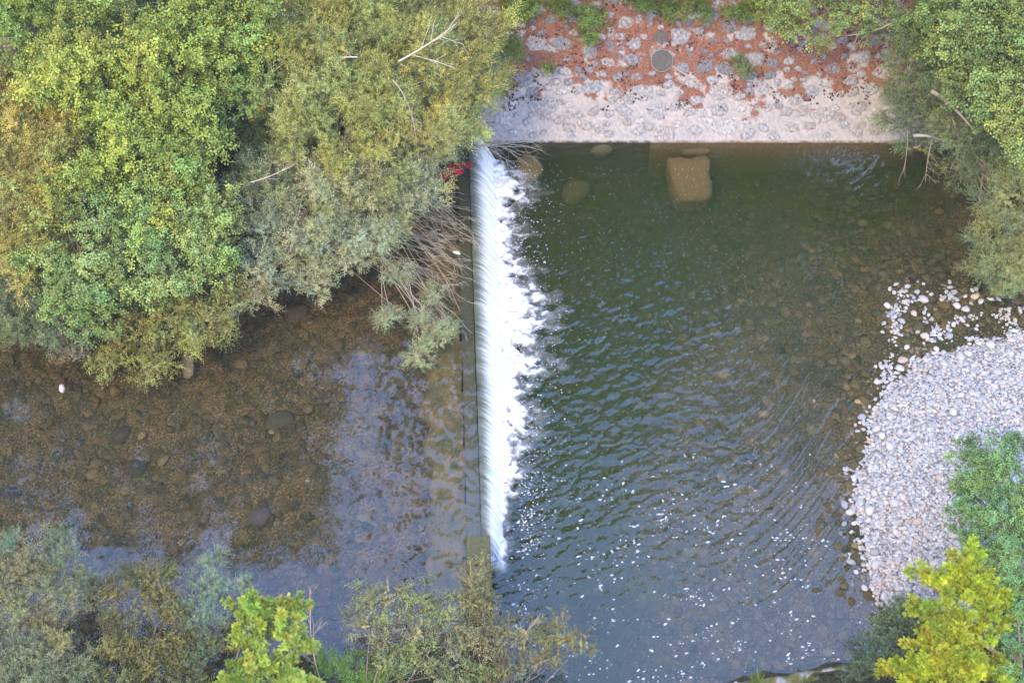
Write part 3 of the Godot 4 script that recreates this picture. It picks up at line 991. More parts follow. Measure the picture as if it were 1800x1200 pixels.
# ---------------------------------------------------------------- gravel bar
func build_bar() -> void:
	var tones := [[Color(0.47, 0.46, 0.425), "white"], [Color(0.41, 0.40, 0.375), "pale grey"], [Color(0.31, 0.325, 0.325), "blue grey"], [Color(0.43, 0.37, 0.29), "pinkish tan"]]
	var gm := mat(0.85, 0.25)
	grain(gm, 0.75, 3.0, 0.4, 91)
	var o := Node3D.new()
	o.name = "gravel"
	add_child(o)
	tag(o, "", "", "", "stuff")
	var where := []
	var tint := []
	for k in 7:
		where.append([]); tint.append([])
	for k in 56000:
		var x := rng.randf_range(7.0, 14.6)
		var z := rng.randf_range(-2.4, 8.6)
		var p := Vector2(x, z)
		var d := poly_d(p, BAR) + 0.22 * n2(x * 1.6, z * 1.6)
		var t := poly_d(p, TIP) + 0.2 * n2(x * 1.2, z * 1.2)
		var wet := d > 0.0
		if d > 0.35 and t > 0.1:
			continue
		if wet and rng.randf() > (0.75 if n2(x * 0.9, z * 0.9 + 33.0) > -0.12 else 0.16):
			continue
		var s := 0.010 + 0.042 * pow(rng.randf(), 2.6)
		var sc := Vector3(s * rng.randf_range(0.9, 1.5), s * rng.randf_range(0.45, 0.8), s * rng.randf_range(0.8, 1.15))
		var w := rng.randi() % 7
		var g := ground_h(x, z)
		where[w].append(Transform3D(Basis(Vector3.UP, rng.randf() * TAU) * Basis(Vector3.RIGHT, rng.randfn() * 0.2) * Basis.from_scale(sc), Vector3(x, g + sc.y * 0.5 + rng.randf() * 0.012 - (0.035 if g + sc.y < 0.03 else 0.0), z)))
		var c: Color = tones[[0, 1, 1, 1, 2, 2, 3][rng.randi() % 7]][0]
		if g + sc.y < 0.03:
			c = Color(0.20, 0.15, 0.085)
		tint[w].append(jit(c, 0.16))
	for w in 7:
		copies("pebbles", stone_mesh(w, gm), where[w], tint[w], o)
	# the largest stones one by one
	var mats := []
	for t in tones:
		for v in [0.9, 1.08]:
			var m := mat(0.8, 0.28)
			m.vertex_color_use_as_albedo = false
			m.albedo_color = (t[0] * v).linear_to_srgb()
			grain(m, 0.74, 2.6, 0.5, 95)
			mats.append(m)
	var meshes := []
	for k in 7:
		meshes.append(stone_mesh(k, null))
	var made := 0
	var spots := []
	var tries := 0
	while made < 298 and tries < 60000:
		tries += 1
		var x := rng.randf_range(7.0, 13.2)
		var z := rng.randf_range(-2.2, 8.2)
		var p := Vector2(x, z)
		var d := poly_d(p, BAR)
		var t := poly_d(p, TIP)
		if d > 0.25 and t > 0.12:
			continue
		if d < -3.0:
			continue
		var dry := d < -0.12
		if not dry and n2(x * 0.9, z * 0.9 + 33.0) < -0.25:
			continue
		var s := 0.05 + 0.075 * pow(rng.randf(), 2.6)
		var ok := true
		for q in spots:
			if q[0].distance_to(p) < (q[1] + s) * 1.02:
				ok = false
				break
		if not ok:
			continue
		spots.append([p, s])
		var tone := [0, 0, 1, 1, 1, 2, 2, 3][rng.randi() % 8] as int
		var st := mi("river_stone", meshes[rng.randi() % 7], self)
		st.material_override = mats[tone * 2 + rng.randi() % 2]
		var sy := s * rng.randf_range(0.5, 0.8)
		var long := rng.randf_range(1.0, 1.4)
		st.transform = Transform3D(Basis(Vector3.UP, rng.randf() * TAU) * Basis(Vector3.RIGHT, rng.randfn() * 0.15) * Basis.from_scale(Vector3(s * long, sy, s * rng.randf_range(0.8, 1.05))), Vector3(x, maxf(ground_h(x, z), -0.03) + sy * 0.62, z))
		var place := "in the shallow tongue at the bar's upstream tip"
		if dry:
			place = "on dry gravel near the yellow ash" if z > 5.2 else "on dry gravel below the green tree" if z > 2.6 and d < -0.9 else "on dry gravel near the wet tip" if z < 1.6 else "on dry gravel close to the water line"
		elif t > 0.12:
			place = "at the gravel bar's water line"
		var form := ("elongated" if long > 1.22 else "rounded") if s < 0.085 else ("big elongated" if long > 1.22 else "big rounded")
		tag(st, "%s %s river stone %s" % [form, tones[tone][1], place], "stone", "%s %s stones %s" % [form, tones[tone][1], place])
		made += 1

# ---------------------------------------------------------------- mossy wall of the near bank
func build_near_wall() -> void:
	var o := thing("mossy_wall", "low mossy stone bank wall with grass tufts along the water", "wall")
	var b := MB.new()
	var nx := 150
	var nw := 22
	for k in nx:
		var x := 2.0 + 8.0 * k / (nx - 1)
		for j in nw:
			var w := float(j) / (nw - 1)
			var z := bank_z(x) + (-0.12 if j == 0 else -0.1 + w * 1.5) + 0.05 * fine.get_noise_2d(x * 2.0, 5.0)
			var y := -0.5 if j == 0 else 0.46 + 0.06 * fine.get_noise_2d(x * 2.5, w * 4.0) + w * 0.3
			var t := fine.get_noise_2d(x * 2.2, w * 3.0 + 20.0)
			var c := mix3(Color(0.30, 0.28, 0.25), Color(0.10, 0.105, 0.025), sm(-0.25, 0.05, t))
			c = mix3(c, Color(0.15, 0.12, 0.05), sm(0.2, 0.4, fine.get_noise_2d(x * 5.0, w * 6.0)))
			b.vert(Vector3(x, y, z), Vector3.UP, c)
	for k in nx - 1:
		for j in nw - 1:
			var q := k * nw + j
			b.tri(q, q + nw, q + 1); b.tri(q + 1, q + nw, q + nw + 1)
	f_normals(b)
	mi("coping", b.mesh(M.wall), o)
	var m := mat(0.85, 0.25)
	m.vertex_color_use_as_albedo = false
	m.albedo_color = Color(0.42, 0.40, 0.38).linear_to_srgb()
	grain(m, 0.65, 2.2, 0.6, 98)
	for k in 26:
		var x := 2.4 + 3.6 * pow(rng.randf(), 0.8)
		var st := mi("stone", stone_mesh(k % 7, m), o)
		var s := rng.randf_range(0.03, 0.075)
		st.transform = Transform3D(Basis(Vector3.UP, rng.randf() * TAU) * Basis.from_scale(Vector3(s * 1.4, s * 0.5, s)), Vector3(x, 0.51, bank_z(x) + rng.randf_range(-0.02, 0.35)))
	# grass tufts
	var gm := mat(0.6, 0.3)
	gm.backlight_enabled = true
	gm.backlight = Color(0.5, 0.55, 0.35)
	var t := MB.new()
	for k in 26:
		var a := rng.randf() * TAU
		var lean := rng.randf_range(0.15, 0.9)
		var d := Vector3(cos(a) * lean, 1, sin(a) * lean).normalized()
		var g := rng.randf_range(0.7, 1.2)
		t.leaf(Vector3(cos(a), 0, sin(a)) * 0.03, d, Vector3(-d.x, 1.0, -d.z).normalized(), rng.randf_range(0.2, 0.36), 0.012, Color(g, g, g), 0.3)
	var tuft := t.mesh(gm)
	for k in 16:
		var x := 3.9 + 4.6 * rng.randf()
		var where := []
		var tint := []
		for q in 3:
			where.append(Transform3D(Basis(Vector3.UP, rng.randf() * TAU) * Basis.from_scale(Vector3.ONE * rng.randf_range(0.6, 1.3)), Vector3(rng.randf_range(-0.1, 0.1), 0, rng.randf_range(-0.1, 0.1))))
			tint.append(jit(Color(0.16, 0.22, 0.04), 0.2))
		var at := Vector3(x, 0.52, bank_z(x) + rng.randf_range(0.1, 0.8))
		var gt := thing("grass_tuft", "green grass tuft growing on the mossy bank wall", "grass", at, "grass tufts on the mossy bank wall")
		copies("blades", tuft, where, tint, gt).set_meta("kind", "stuff")

# ---------------------------------------------------------------- thicket over the upstream water
func build_far_thicket() -> void:
	var lime := [Color(0.165, 0.225, 0.035), Color(0.20, 0.24, 0.04), Color(0.13, 0.20, 0.04), Color(0.15, 0.23, 0.045)]
	var green := [Color(0.11, 0.18, 0.045), Color(0.135, 0.20, 0.05), Color(0.16, 0.21, 0.055)]
	var gold := [Color(0.25, 0.24, 0.05), Color(0.22, 0.23, 0.055), Color(0.26, 0.23, 0.06)]
	var olive := [Color(0.235, 0.26, 0.062), Color(0.20, 0.245, 0.07), Color(0.26, 0.265, 0.075)]
	var silver := [Color(0.205, 0.24, 0.11), Color(0.185, 0.225, 0.095), Color(0.23, 0.255, 0.13)]
	var deep := [Color(0.10, 0.165, 0.05), Color(0.115, 0.18, 0.055)]
	tree("poplar_tree", "bright lime green broad leaved tree filling the upstream thicket", "tree", Vector3(-9.5, 1.6, -6.2), 0.22, [[Vector3(-11.15, 6.20, -4.69), 1.5], [Vector3(-9.18, 6.40, -4.10), 1.4], [Vector3(-7.50, 6.30, -4.21), 1.3], [Vector3(-6.36, 6.40, -4.86), 1.0], [Vector3(-10.28, 5.70, -3.52), 1.2], [Vector3(-8.27, 5.60, -3.07), 1.3], [Vector3(-6.82, 5.20, -3.83), 1.0], [Vector3(-9.06, 4.90, -2.12), 1.2], [Vector3(-7.51, 4.70, -2.13), 1.1], [Vector3(-10.01, 4.20, -1.34), 0.9], [Vector3(-7.92, 4.00, -1.26), 1.1], [Vector3(-11.70, 6.80, -4.81), 1.2], [Vector3(-6.20, 5.40, -4.66), 0.8]], "round", lime, 1.1, 0.84)
	tree("golden_willow", "golden yellow willow at the thicket's upstream end", "tree", Vector3(-12.5, 1.5, -4.5), 0.13, [[Vector3(-11.58, 4.80, -2.93), 1.0], [Vector3(-11.11, 4.30, -1.78), 0.9], [Vector3(-11.72, 4.20, -1.34), 1.0], [Vector3(-11.21, 3.60, -0.65), 0.9], [Vector3(-10.80, 4.60, -2.75), 0.7], [Vector3(-10.49, 4.00, -1.69), 0.7], [Vector3(-11.74, 3.20, -0.12), 0.8]], "willow", gold, 1.2, 0.9)
	tree("alder_tree", "mid green round leaved tree leaning over the upstream water", "tree", Vector3(-8.8, 1.2, -3.9), 0.15, [[Vector3(-10.08, 3.60, -0.14), 0.95], [Vector3(-8.78, 3.80, -0.48), 1.0], [Vector3(-7.61, 3.60, -0.31), 1.0], [Vector3(-10.63, 3.00, 0.56), 0.8], [Vector3(-9.45, 2.90, 0.64), 0.85], [Vector3(-8.02, 3.00, 0.39), 0.9], [Vector3(-6.98, 3.80, -0.82), 0.8], [Vector3(-9.89, 2.30, 1.18), 0.6], [Vector3(-7.00, 3.00, 0.05), 0.7]], "round", green, 1.1, 0.74)
	tree("olive_willow", "tall olive yellow willow beside the stone wall, bare branches on top", "tree", Vector3(-3.4, 2.0, -7.2), 0.2, [[Vector3(-4.61, 5.60, -5.31), 1.3], [Vector3(-3.27, 5.40, -5.52), 1.3], [Vector3(-1.93, 5.00, -5.74), 1.2], [Vector3(-0.98, 4.40, -6.17), 0.9], [Vector3(-4.44, 5.00, -4.02), 1.2], [Vector3(-2.98, 4.80, -4.22), 1.3], [Vector3(-1.65, 4.20, -4.62), 1.1], [Vector3(-0.85, 3.40, -5.40), 0.7], [Vector3(-4.05, 4.20, -3.13), 1.1], [Vector3(-2.45, 3.90, -3.40), 1.1], [Vector3(-1.40, 3.20, -4.15), 0.8], [Vector3(-5.37, 4.60, -3.30), 0.9], [Vector3(-3.78, 6.00, -5.66), 1.2], [Vector3(-5.46, 5.40, -5.52), 0.9]], "willow", olive, 1.2, 0.9, "", Color(0.3, 0.26, 0.21))
	tree("silver_willow", "silvery grey green willow arching over the weir's upstream side", "tree", Vector3(-4.6, 1.2, -4.6), 0.16, [[Vector3(-4.61, 3.30, -2.13), 1.0], [Vector3(-3.28, 3.20, -2.57), 1.0], [Vector3(-2.34, 2.90, -2.65), 0.8], [Vector3(-5.56, 2.90, -1.58), 0.8], [Vector3(-4.33, 2.70, -1.22), 0.9], [Vector3(-3.13, 2.70, -1.57), 0.8], [Vector3(-4.89, 2.10, -0.66), 0.6], [Vector3(-3.81, 2.20, -0.93), 0.6], [Vector3(-6.09, 2.20, -0.58), 0.55], [Vector3(-6.23, 1.80, -0.03), 0.42], [Vector3(-2.22, 3.00, -3.49), 0.7], [Vector3(-5.72, 3.40, -2.58), 0.8], [Vector3(-4.83, 1.80, -0.38), 0.35], [Vector3(-1.55, 2.60, -4.13), 0.5]], "willow", silver, 1.25, 0.85, "", Color(0.28, 0.24, 0.2), 0.1)
	tree("hanging_willow_branch", "long willow branch with leafy ends dipping over the sunken slab", "branch", Vector3(-2.87, 1.90, -0.82), 0.02, [[Vector3(-2.86, 1.35, 0.22), 0.20], [Vector3(-1.85, 1.35, -0.38), 0.20], [Vector3(-2.11, 1.25, 0.40), 0.26], [Vector3(-1.63, 1.20, 0.53), 0.2], [Vector3(-2.16, 1.15, 1.25), 0.22], [Vector3(-1.96, 1.20, 0.87), 0.18], [Vector3(-2.74, 1.80, -0.72), 0.25], [Vector3(-3.13, 1.30, 0.27), 0.14]], "willow", silver, 1.7, 0.6, "", Color(0.3, 0.25, 0.2), 0.15)
	tree("dark_willow", "dark grey green willow at the thicket's shaded upstream corner", "tree", Vector3(-12.4, 1.0, -2.6), 0.1, [[Vector3(-11.70, 2.40, 0.43), 0.7], [Vector3(-11.20, 2.00, 0.79), 0.6], [Vector3(-11.72, 1.80, 1.14), 0.55], [Vector3(-12.40, 2.00, 0.79), 0.7], [Vector3(-10.82, 1.70, 1.07), 0.35]], "willow", [Color(0.10, 0.14, 0.05), Color(0.12, 0.155, 0.07)], 1.3, 0.8)
	tree("yellow_bush", "yellow green small leaved bush trailing farthest over the brown water", "bush", Vector3(-7.6, 0.9, -2.6), 0.05, [[Vector3(-8.00, 2.00, 0.79), 0.75], [Vector3(-7.24, 1.90, 0.55), 0.65], [Vector3(-8.82, 1.70, 1.07), 0.65], [Vector3(-9.21, 1.45, 1.46), 0.45], [Vector3(-8.28, 1.45, 1.46), 0.5], [Vector3(-7.49, 1.60, 1.16), 0.45], [Vector3(-8.67, 1.25, 1.81), 0.28], [Vector3(-9.62, 1.30, 1.60), 0.22], [Vector3(-6.60, 2.00, 0.12), 0.5], [Vector3(-6.85, 1.60, 0.83), 0.28]], "small", [Color(0.19, 0.215, 0.045), Color(0.16, 0.20, 0.045), Color(0.21, 0.21, 0.06)], 1.5, 0.9)
	tree("grey_bush", "dull grey brown bush between the dark willow and the yellow bush", "bush", Vector3(-9.8, 0.9, -2.4), 0.03, [[Vector3(-10.43, 1.60, 1.16), 0.4], [Vector3(-10.00, 2.00, 0.79), 0.5], [Vector3(-10.57, 1.90, 0.72), 0.4], [Vector3(-10.39, 1.30, 1.36), 0.22]], "small", [Color(0.16, 0.15, 0.09), Color(0.13, 0.14, 0.08)], 1.3, 0.85)
	tree("shade_willow", "green willow in the hollow between the lime tree and olive willow", "tree", Vector3(-6.4, 1.8, -6.4), 0.12, [[Vector3(-6.53, 3.60, -5.99), 1.0], [Vector3(-6.20, 3.20, -4.81), 0.9], [Vector3(-7.15, 3.80, -6.79), 0.9], [Vector3(-5.70, 3.40, -5.99), 0.8], [Vector3(-6.05, 2.60, -3.85), 0.8], [Vector3(-6.59, 2.20, -3.08), 0.7]], "willow", deep, 1.2, 1.0)
	tree("understory_bush", "low leafy undergrowth bush beneath the lime and green trees", "bush", Vector3(-8.8, 1.5, -4.4), 0.06, [[Vector3(-11.65, 3.00, -5.20), 1.2], [Vector3(-9.93, 2.90, -4.91), 1.2], [Vector3(-8.21, 2.80, -4.61), 1.2], [Vector3(-11.63, 2.20, -2.17), 1.0], [Vector3(-9.66, 2.00, -1.62), 1.0], [Vector3(-7.85, 1.90, -1.34), 0.9], [Vector3(-6.67, 1.90, -2.06), 0.7], [Vector3(-12.09, 3.60, -6.99), 1.4], [Vector3(-9.79, 3.60, -6.99), 1.4]], "round", deep, 1.0, 1.2)
	tree("understory_willow", "low dull green undergrowth willow beneath the olive willow", "bush", Vector3(-3.0, 1.2, -6.4), 0.06, [[Vector3(-4.97, 2.60, -6.78), 1.1], [Vector3(-3.51, 2.60, -6.78), 1.1], [Vector3(-2.06, 2.30, -6.88), 1.0], [Vector3(-4.58, 2.20, -4.59), 1.0], [Vector3(-3.02, 2.00, -4.77), 0.9], [Vector3(-1.76, 1.80, -5.74), 0.8], [Vector3(-4.42, 3.20, -8.24), 1.2], [Vector3(-2.36, 3.20, -8.24), 1.2], [Vector3(-4.76, 1.80, -2.50), 0.8], [Vector3(-3.52, 1.70, -2.77), 0.7]], "willow", [Color(0.14, 0.18, 0.05), Color(0.16, 0.19, 0.06)], 1.0, 1.2)
	tree("red_creeper", "small bright red leaved creeper spray above the brush by the weir", "plant", Vector3(-1.59, 1.30, -4.28), 0.012, [[Vector3(-1.52, 1.45, -4.32), 0.12], [Vector3(-1.37, 1.45, -4.36), 0.11], [Vector3(-1.73, 1.35, -4.16), 0.07], [Vector3(-1.13, 1.40, -4.48), 0.05]], "small", [Color(0.55, 0.02, 0.03), Color(0.42, 0.015, 0.03)], 0.7, 0.35)

# ---------------------------------------------------------------- tall trees that the water mirrors
func build_tall_trees() -> void:
	var spots := [
		[-18.6, -7.2, 26.0, "tall tree at the upstream limit of the wooded bank"], [-15.5, -7.5, 27.0, "tall ash standing farthest upstream on the wooded bank"], [-12.6, -7.2, 26.0, "tall tree over the golden willow"], [-9.9, -7.6, 28.0, "tallest tree of the wooded bank, above the lime tree"],
		[-7.9, -7.0, 25.5, "slender tall tree beside the gap in the wooded bank"], [-0.4, -9.8, 24.0, "tall tree behind the wall just past the weir line"], [-2.6, -8.6, 26.0, "tall tree behind the wall where the weir meets it"], [1.2, -10.4, 25.0, "tall tree behind the wall above the amber boulder"],
		[4.6, -10.6, 24.0, "tall tree behind the wall above the drain pipes"], [8.0, -10.6, 25.5, "tall tree behind the wall above the fallen stick"], [11.2, -10.4, 25.0, "tall tree behind the wall's wooded end"], [12.9, -9.2, 22.0, "tall tree between the wall's wooded end and the corner"], [14.6, -9.0, 25.0, "tall tree on the wooded corner past the wall"], [17.5, -6.0, 18.0, "tall tree behind the shaded inlet"]]
	for e in spots:
		var x: float = e[0]
		var z: float = e[1]
		var h: float = e[2]
		var low := 7.5 if x < -5.0 else 3.6
		var base := Vector3(x, maxf(ground_h(x, z) - 0.1, 0.5), z)
		var clumps := []
		for k in 15:
			var t := k / 14.0
			var y := lerpf(low + 1.0, h - 1.0, t)
			var spread := 1.9 * (1.0 - 0.75 * t)
			var a := k * 2.4 + x
			clumps.append([Vector3(x + cos(a) * spread, y, z - 0.9 + sin(a) * spread), 1.7 - 0.8 * t])
		tree("tall_tree", e[3], "tree", base, 0.24, clumps, "round", [Color(0.09, 0.135, 0.035), Color(0.11, 0.15, 0.04)], 0.75, 1.9, "tall trees on the far bank")

# ---------------------------------------------------------------- wooded end of the wall, across from the bar
func build_far_bank_right() -> void:
	var green := [Color(0.125, 0.185, 0.04), Color(0.155, 0.20, 0.045), Color(0.11, 0.17, 0.045)]
	var dark := [Color(0.09, 0.135, 0.05), Color(0.105, 0.15, 0.055), Color(0.12, 0.15, 0.06)]
	tree("maple_tree", "bright green broad leaved tree over the wooded end of the wall", "tree", Vector3(14.0, 2.2, -7.5), 0.2, [[Vector3(11.06, 5.00, -5.94), 1.0], [Vector3(12.02, 5.20, -5.34), 1.1], [Vector3(11.49, 4.60, -4.61), 0.9], [Vector3(12.13, 4.40, -4.05), 0.8], [Vector3(10.98, 4.20, -5.19), 0.6], [Vector3(11.81, 3.80, -3.77), 0.55], [Vector3(11.34, 3.90, -4.43), 0.5], [Vector3(10.57, 4.60, -6.76), 0.7], [Vector3(11.92, 5.60, -6.09), 1.0], [Vector3(12.34, 3.40, -3.12), 0.4]], "round", green, 1.25, 0.9)
	tree("hazel_tree", "light green leafy branches hanging across the top of the red moss", "tree", Vector3(10.2, 3.0, -9.8), 0.08, [[Vector3(7.20, 4.00, -7.60), 0.6], [Vector3(8.22, 3.80, -7.40), 0.55], [Vector3(9.22, 4.00, -7.60), 0.6], [Vector3(9.92, 3.80, -7.19), 0.55], [Vector3(7.85, 3.20, -7.20), 0.3], [Vector3(7.14, 3.30, -7.51), 0.3], [Vector3(9.13, 3.40, -7.20), 0.3]], "round", green, 0.9, 0.75, "", Color(0.3, 0.24, 0.2), 0.15)
	tree("shaded_willow", "dark blue green willow drooping into the shaded inlet at the wall's end", "tree", Vector3(12.4, 1.2, -6.2), 0.12, [[Vector3(10.13, 2.70, -5.09), 0.65], [Vector3(11.08, 2.60, -4.61), 0.75], [Vector3(11.86, 2.30, -3.74), 0.7], [Vector3(10.53, 3.20, -5.59), 0.7], [Vector3(10.01, 3.40, -6.19), 0.6], [Vector3(11.75, 1.50, -3.31), 0.34], [Vector3(11.22, 1.90, -4.10), 0.38], [Vector3(12.36, 2.30, -3.36), 0.6], [Vector3(10.00, 2.00, -5.26), 0.22], [Vector3(9.81, 2.60, -5.78), 0.35], [Vector3(10.36, 1.50, -5.13), 0.25], [Vector3(11.08, 2.00, -5.75), 0.8], [Vector3(12.37, 2.20, -4.98), 0.9], [Vector3(10.50, 3.20, -7.41), 0.8]], "willow", dark, 1.15, 0.9, "", Color(0.26, 0.22, 0.2), 0.2)
	tree("inlet_willow", "pale green willow bush between the shaded inlet and the gravel bar", "bush", Vector3(13.6, 0.8, -1.6), 0.08, [[Vector3(12.40, 2.40, -2.91), 0.6], [Vector3(12.20, 2.00, -1.97), 0.6], [Vector3(11.76, 1.70, -1.86), 0.5], [Vector3(12.31, 1.50, -1.13), 0.55], [Vector3(11.69, 1.30, -1.29), 0.42], [Vector3(11.88, 1.10, -0.92), 0.3], [Vector3(12.63, 1.80, -1.78), 0.6], [Vector3(11.40, 1.50, -1.94), 0.2]], "willow", [Color(0.15, 0.185, 0.07), Color(0.185, 0.21, 0.065), Color(0.12, 0.16, 0.065)], 1.35, 0.7)
	tree("understory_shrub", "green undergrowth behind the shaded inlet", "bush", Vector3(13.8, 1.2, -6.6), 0.06, [[Vector3(11.76, 2.60, -7.19), 1.0], [Vector3(13.01, 2.60, -6.78), 1.0], [Vector3(12.86, 1.80, -4.76), 0.8], [Vector3(10.90, 2.80, -7.61), 0.9], [Vector3(11.79, 3.20, -8.24), 1.0]], "willow", [Color(0.085, 0.135, 0.045)], 1.0, 1.2)

# ---------------------------------------------------------------- bushes and trees of the near bank
func build_near_bank() -> void:
	var sage := [Color(0.135, 0.15, 0.065), Color(0.155, 0.155, 0.075), Color(0.11, 0.14, 0.06)]
	var olive := [Color(0.095, 0.11, 0.028), Color(0.12, 0.115, 0.03), Color(0.08, 0.105, 0.035)]
	var blue := [Color(0.09, 0.15, 0.075), Color(0.11, 0.165, 0.08)]
	tree("sage_willow", "dull sage green willow bush by the near bank upstream", "bush", Vector3(-10.4, 1.3, 10.6), 0.06, [[Vector3(-10.19, 2.60, 7.75), 0.6], [Vector3(-9.48, 2.40, 8.04), 0.55], [Vector3(-10.24, 2.20, 8.72), 0.6], [Vector3(-9.53, 2.10, 8.93), 0.6], [Vector3(-10.27, 2.00, 9.53), 0.6], [Vector3(-9.21, 1.90, 9.73), 0.55], [Vector3(-9.75, 1.90, 9.99), 0.6], [Vector3(-10.63, 2.50, 8.09), 0.5]], "willow", sage, 1.3, 0.75)
	tree("olive_bush", "dark olive small leaved bush next to the sage willow", "bush", Vector3(-8.3, 1.2, 10.6), 0.05, [[Vector3(-8.57, 2.10, 8.15), 0.5], [Vector3(-7.76, 2.10, 8.01), 0.5], [Vector3(-7.15, 2.00, 8.23), 0.45], [Vector3(-8.39, 1.80, 9.04), 0.6], [Vector3(-7.33, 1.80, 9.04), 0.6], [Vector3(-6.51, 1.80, 8.91), 0.5], [Vector3(-8.20, 1.60, 9.85), 0.6], [Vector3(-6.80, 1.60, 9.85), 0.6], [Vector3(-7.91, 2.20, 7.60), 0.22], [Vector3(-7.30, 2.20, 7.66), 0.2]], "small", olive, 1.5, 0.9)
	tree("feathery_shoot", "blue green feathery shoot rising above the sage willow", "plant", Vector3(-10.3, 1.3, 10.0), 0.02, [[Vector3(-9.52, 2.60, 7.14), 0.22], [Vector3(-9.63, 2.40, 7.43), 0.28], [Vector3(-10.61, 2.70, 7.13), 0.2], [Vector3(-9.85, 2.30, 7.72), 0.25]], "willow", blue, 1.3, 0.6)
	tree("thistle_shoot", "pale blue green spiky shoots between the olive bush and the lime ash", "plant", Vector3(-7.2, 1.2, 10.2), 0.02, [[Vector3(-6.37, 2.20, 7.39), 0.26], [Vector3(-6.53, 2.10, 7.81), 0.3], [Vector3(-6.16, 2.00, 8.03), 0.28], [Vector3(-6.61, 1.90, 8.44), 0.32], [Vector3(-6.17, 1.80, 8.78), 0.3], [Vector3(-5.62, 2.10, 7.88), 0.16], [Vector3(-6.36, 1.70, 9.38), 0.34]], "willow", [Color(0.13, 0.19, 0.10), Color(0.11, 0.165, 0.085)], 0.8, 0.62)
	tree("lime_ash", "lime green young ash with feathery leaves on the near bank", "tree", Vector3(-6.4, 1.2, 10.8), 0.06, [[Vector3(-5.42, 2.30, 8.58), 0.42], [Vector3(-4.71, 2.30, 8.51), 0.38], [Vector3(-5.15, 2.20, 9.11), 0.45], [Vector3(-4.45, 2.10, 9.19), 0.36], [Vector3(-5.35, 2.10, 9.58), 0.42], [Vector3(-4.76, 2.00, 9.85), 0.45], [Vector3(-4.31, 2.30, 8.45), 0.18], [Vector3(-5.57, 1.90, 9.99), 0.4], [Vector3(-4.25, 1.90, 9.86), 0.3]], "ash", [Color(0.19, 0.255, 0.025), Color(0.165, 0.235, 0.025), Color(0.215, 0.255, 0.035)], 1.7, 0.34)
	tree("pale_bush", "pale green bush beside the weir's near end", "bush", Vector3(-2.9, 1.2, 10.2), 0.05, [[Vector3(-2.87, 1.90, 8.17), 0.32], [Vector3(-2.52, 1.90, 7.91), 0.22], [Vector3(-2.98, 1.70, 8.73), 0.4], [Vector3(-2.15, 1.70, 8.60), 0.42], [Vector3(-1.44, 1.70, 8.34), 0.4], [Vector3(-1.90, 1.50, 9.16), 0.45], [Vector3(-1.07, 1.50, 8.90), 0.42], [Vector3(-2.61, 1.40, 9.37), 0.45], [Vector3(-1.54, 1.30, 9.58), 0.45], [Vector3(-1.92, 1.90, 8.04), 0.25], [Vector3(-0.83, 1.30, 9.45), 0.4]], "small", [Color(0.155, 0.19, 0.055), Color(0.14, 0.185, 0.05), Color(0.175, 0.18, 0.075)], 1.15, 0.85)
	tree("brown_bush", "sparse brownish bush overhanging the pool below the weir's near end", "bush", Vector3(-0.2, 0.9, 10.0), 0.04, [[Vector3(-0.36, 1.40, 8.72), 0.35], [Vector3(0.36, 1.40, 8.58), 0.4], [Vector3(0.96, 1.30, 8.67), 0.35], [Vector3(1.44, 1.30, 8.80), 0.25], [Vector3(0.00, 1.20, 9.27), 0.42], [Vector3(0.72, 1.20, 9.27), 0.4], [Vector3(-0.60, 1.60, 8.02), 0.25], [Vector3(-0.85, 1.80, 7.58), 0.2], [Vector3(-1.02, 1.70, 8.07), 0.2], [Vector3(-0.36, 1.10, 9.49), 0.4], [Vector3(-0.68, 1.30, 6.90), 0.14], [Vector3(-0.76, 1.40, 7.64), 0.2], [Vector3(-0.60, 1.40, 8.32), 0.28], [Vector3(-0.81, 1.40, 8.72), 0.3]], "small", [Color(0.15, 0.15, 0.055), Color(0.16, 0.17, 0.052)], 0.8, 0.8)
	tree("grassy_clump", "vivid green low plant on the near bank below the pale bush", "plant", Vector3(-3.7, 1.2, 10.4), 0.02, [[Vector3(-3.33, 1.20, 9.40), 0.35], [Vector3(-2.85, 1.20, 9.60), 0.35], [Vector3(-3.87, 1.25, 9.30), 0.25]], "willow", [Color(0.10, 0.20, 0.03)], 1.3, 0.6)
	tree("field_maple", "mid green dense tree at the gravel bar's dry end", "tree", Vector3(12.6, 0.8, 7.6), 0.14, [[Vector3(10.14, 3.20, 5.75), 0.6], [Vector3(10.63, 3.40, 6.16), 0.7], [Vector3(9.62, 2.90, 6.41), 0.45], [Vector3(10.25, 3.00, 6.89), 0.7], [Vector3(10.63, 3.00, 7.43), 0.8], [Vector3(9.80, 2.70, 7.13), 0.5], [Vector3(9.88, 3.10, 5.26), 0.3], [Vector3(10.55, 3.40, 5.24), 0.32], [Vector3(10.41, 2.60, 7.88), 0.7], [Vector3(10.60, 2.20, 8.72), 0.8], [Vector3(9.59, 2.90, 5.85), 0.25], [Vector3(10.53, 1.80, 9.69), 0.8]], "round", [Color(0.085, 0.165, 0.045), Color(0.10, 0.18, 0.05), Color(0.07, 0.145, 0.045)], 1.3, 0.55)
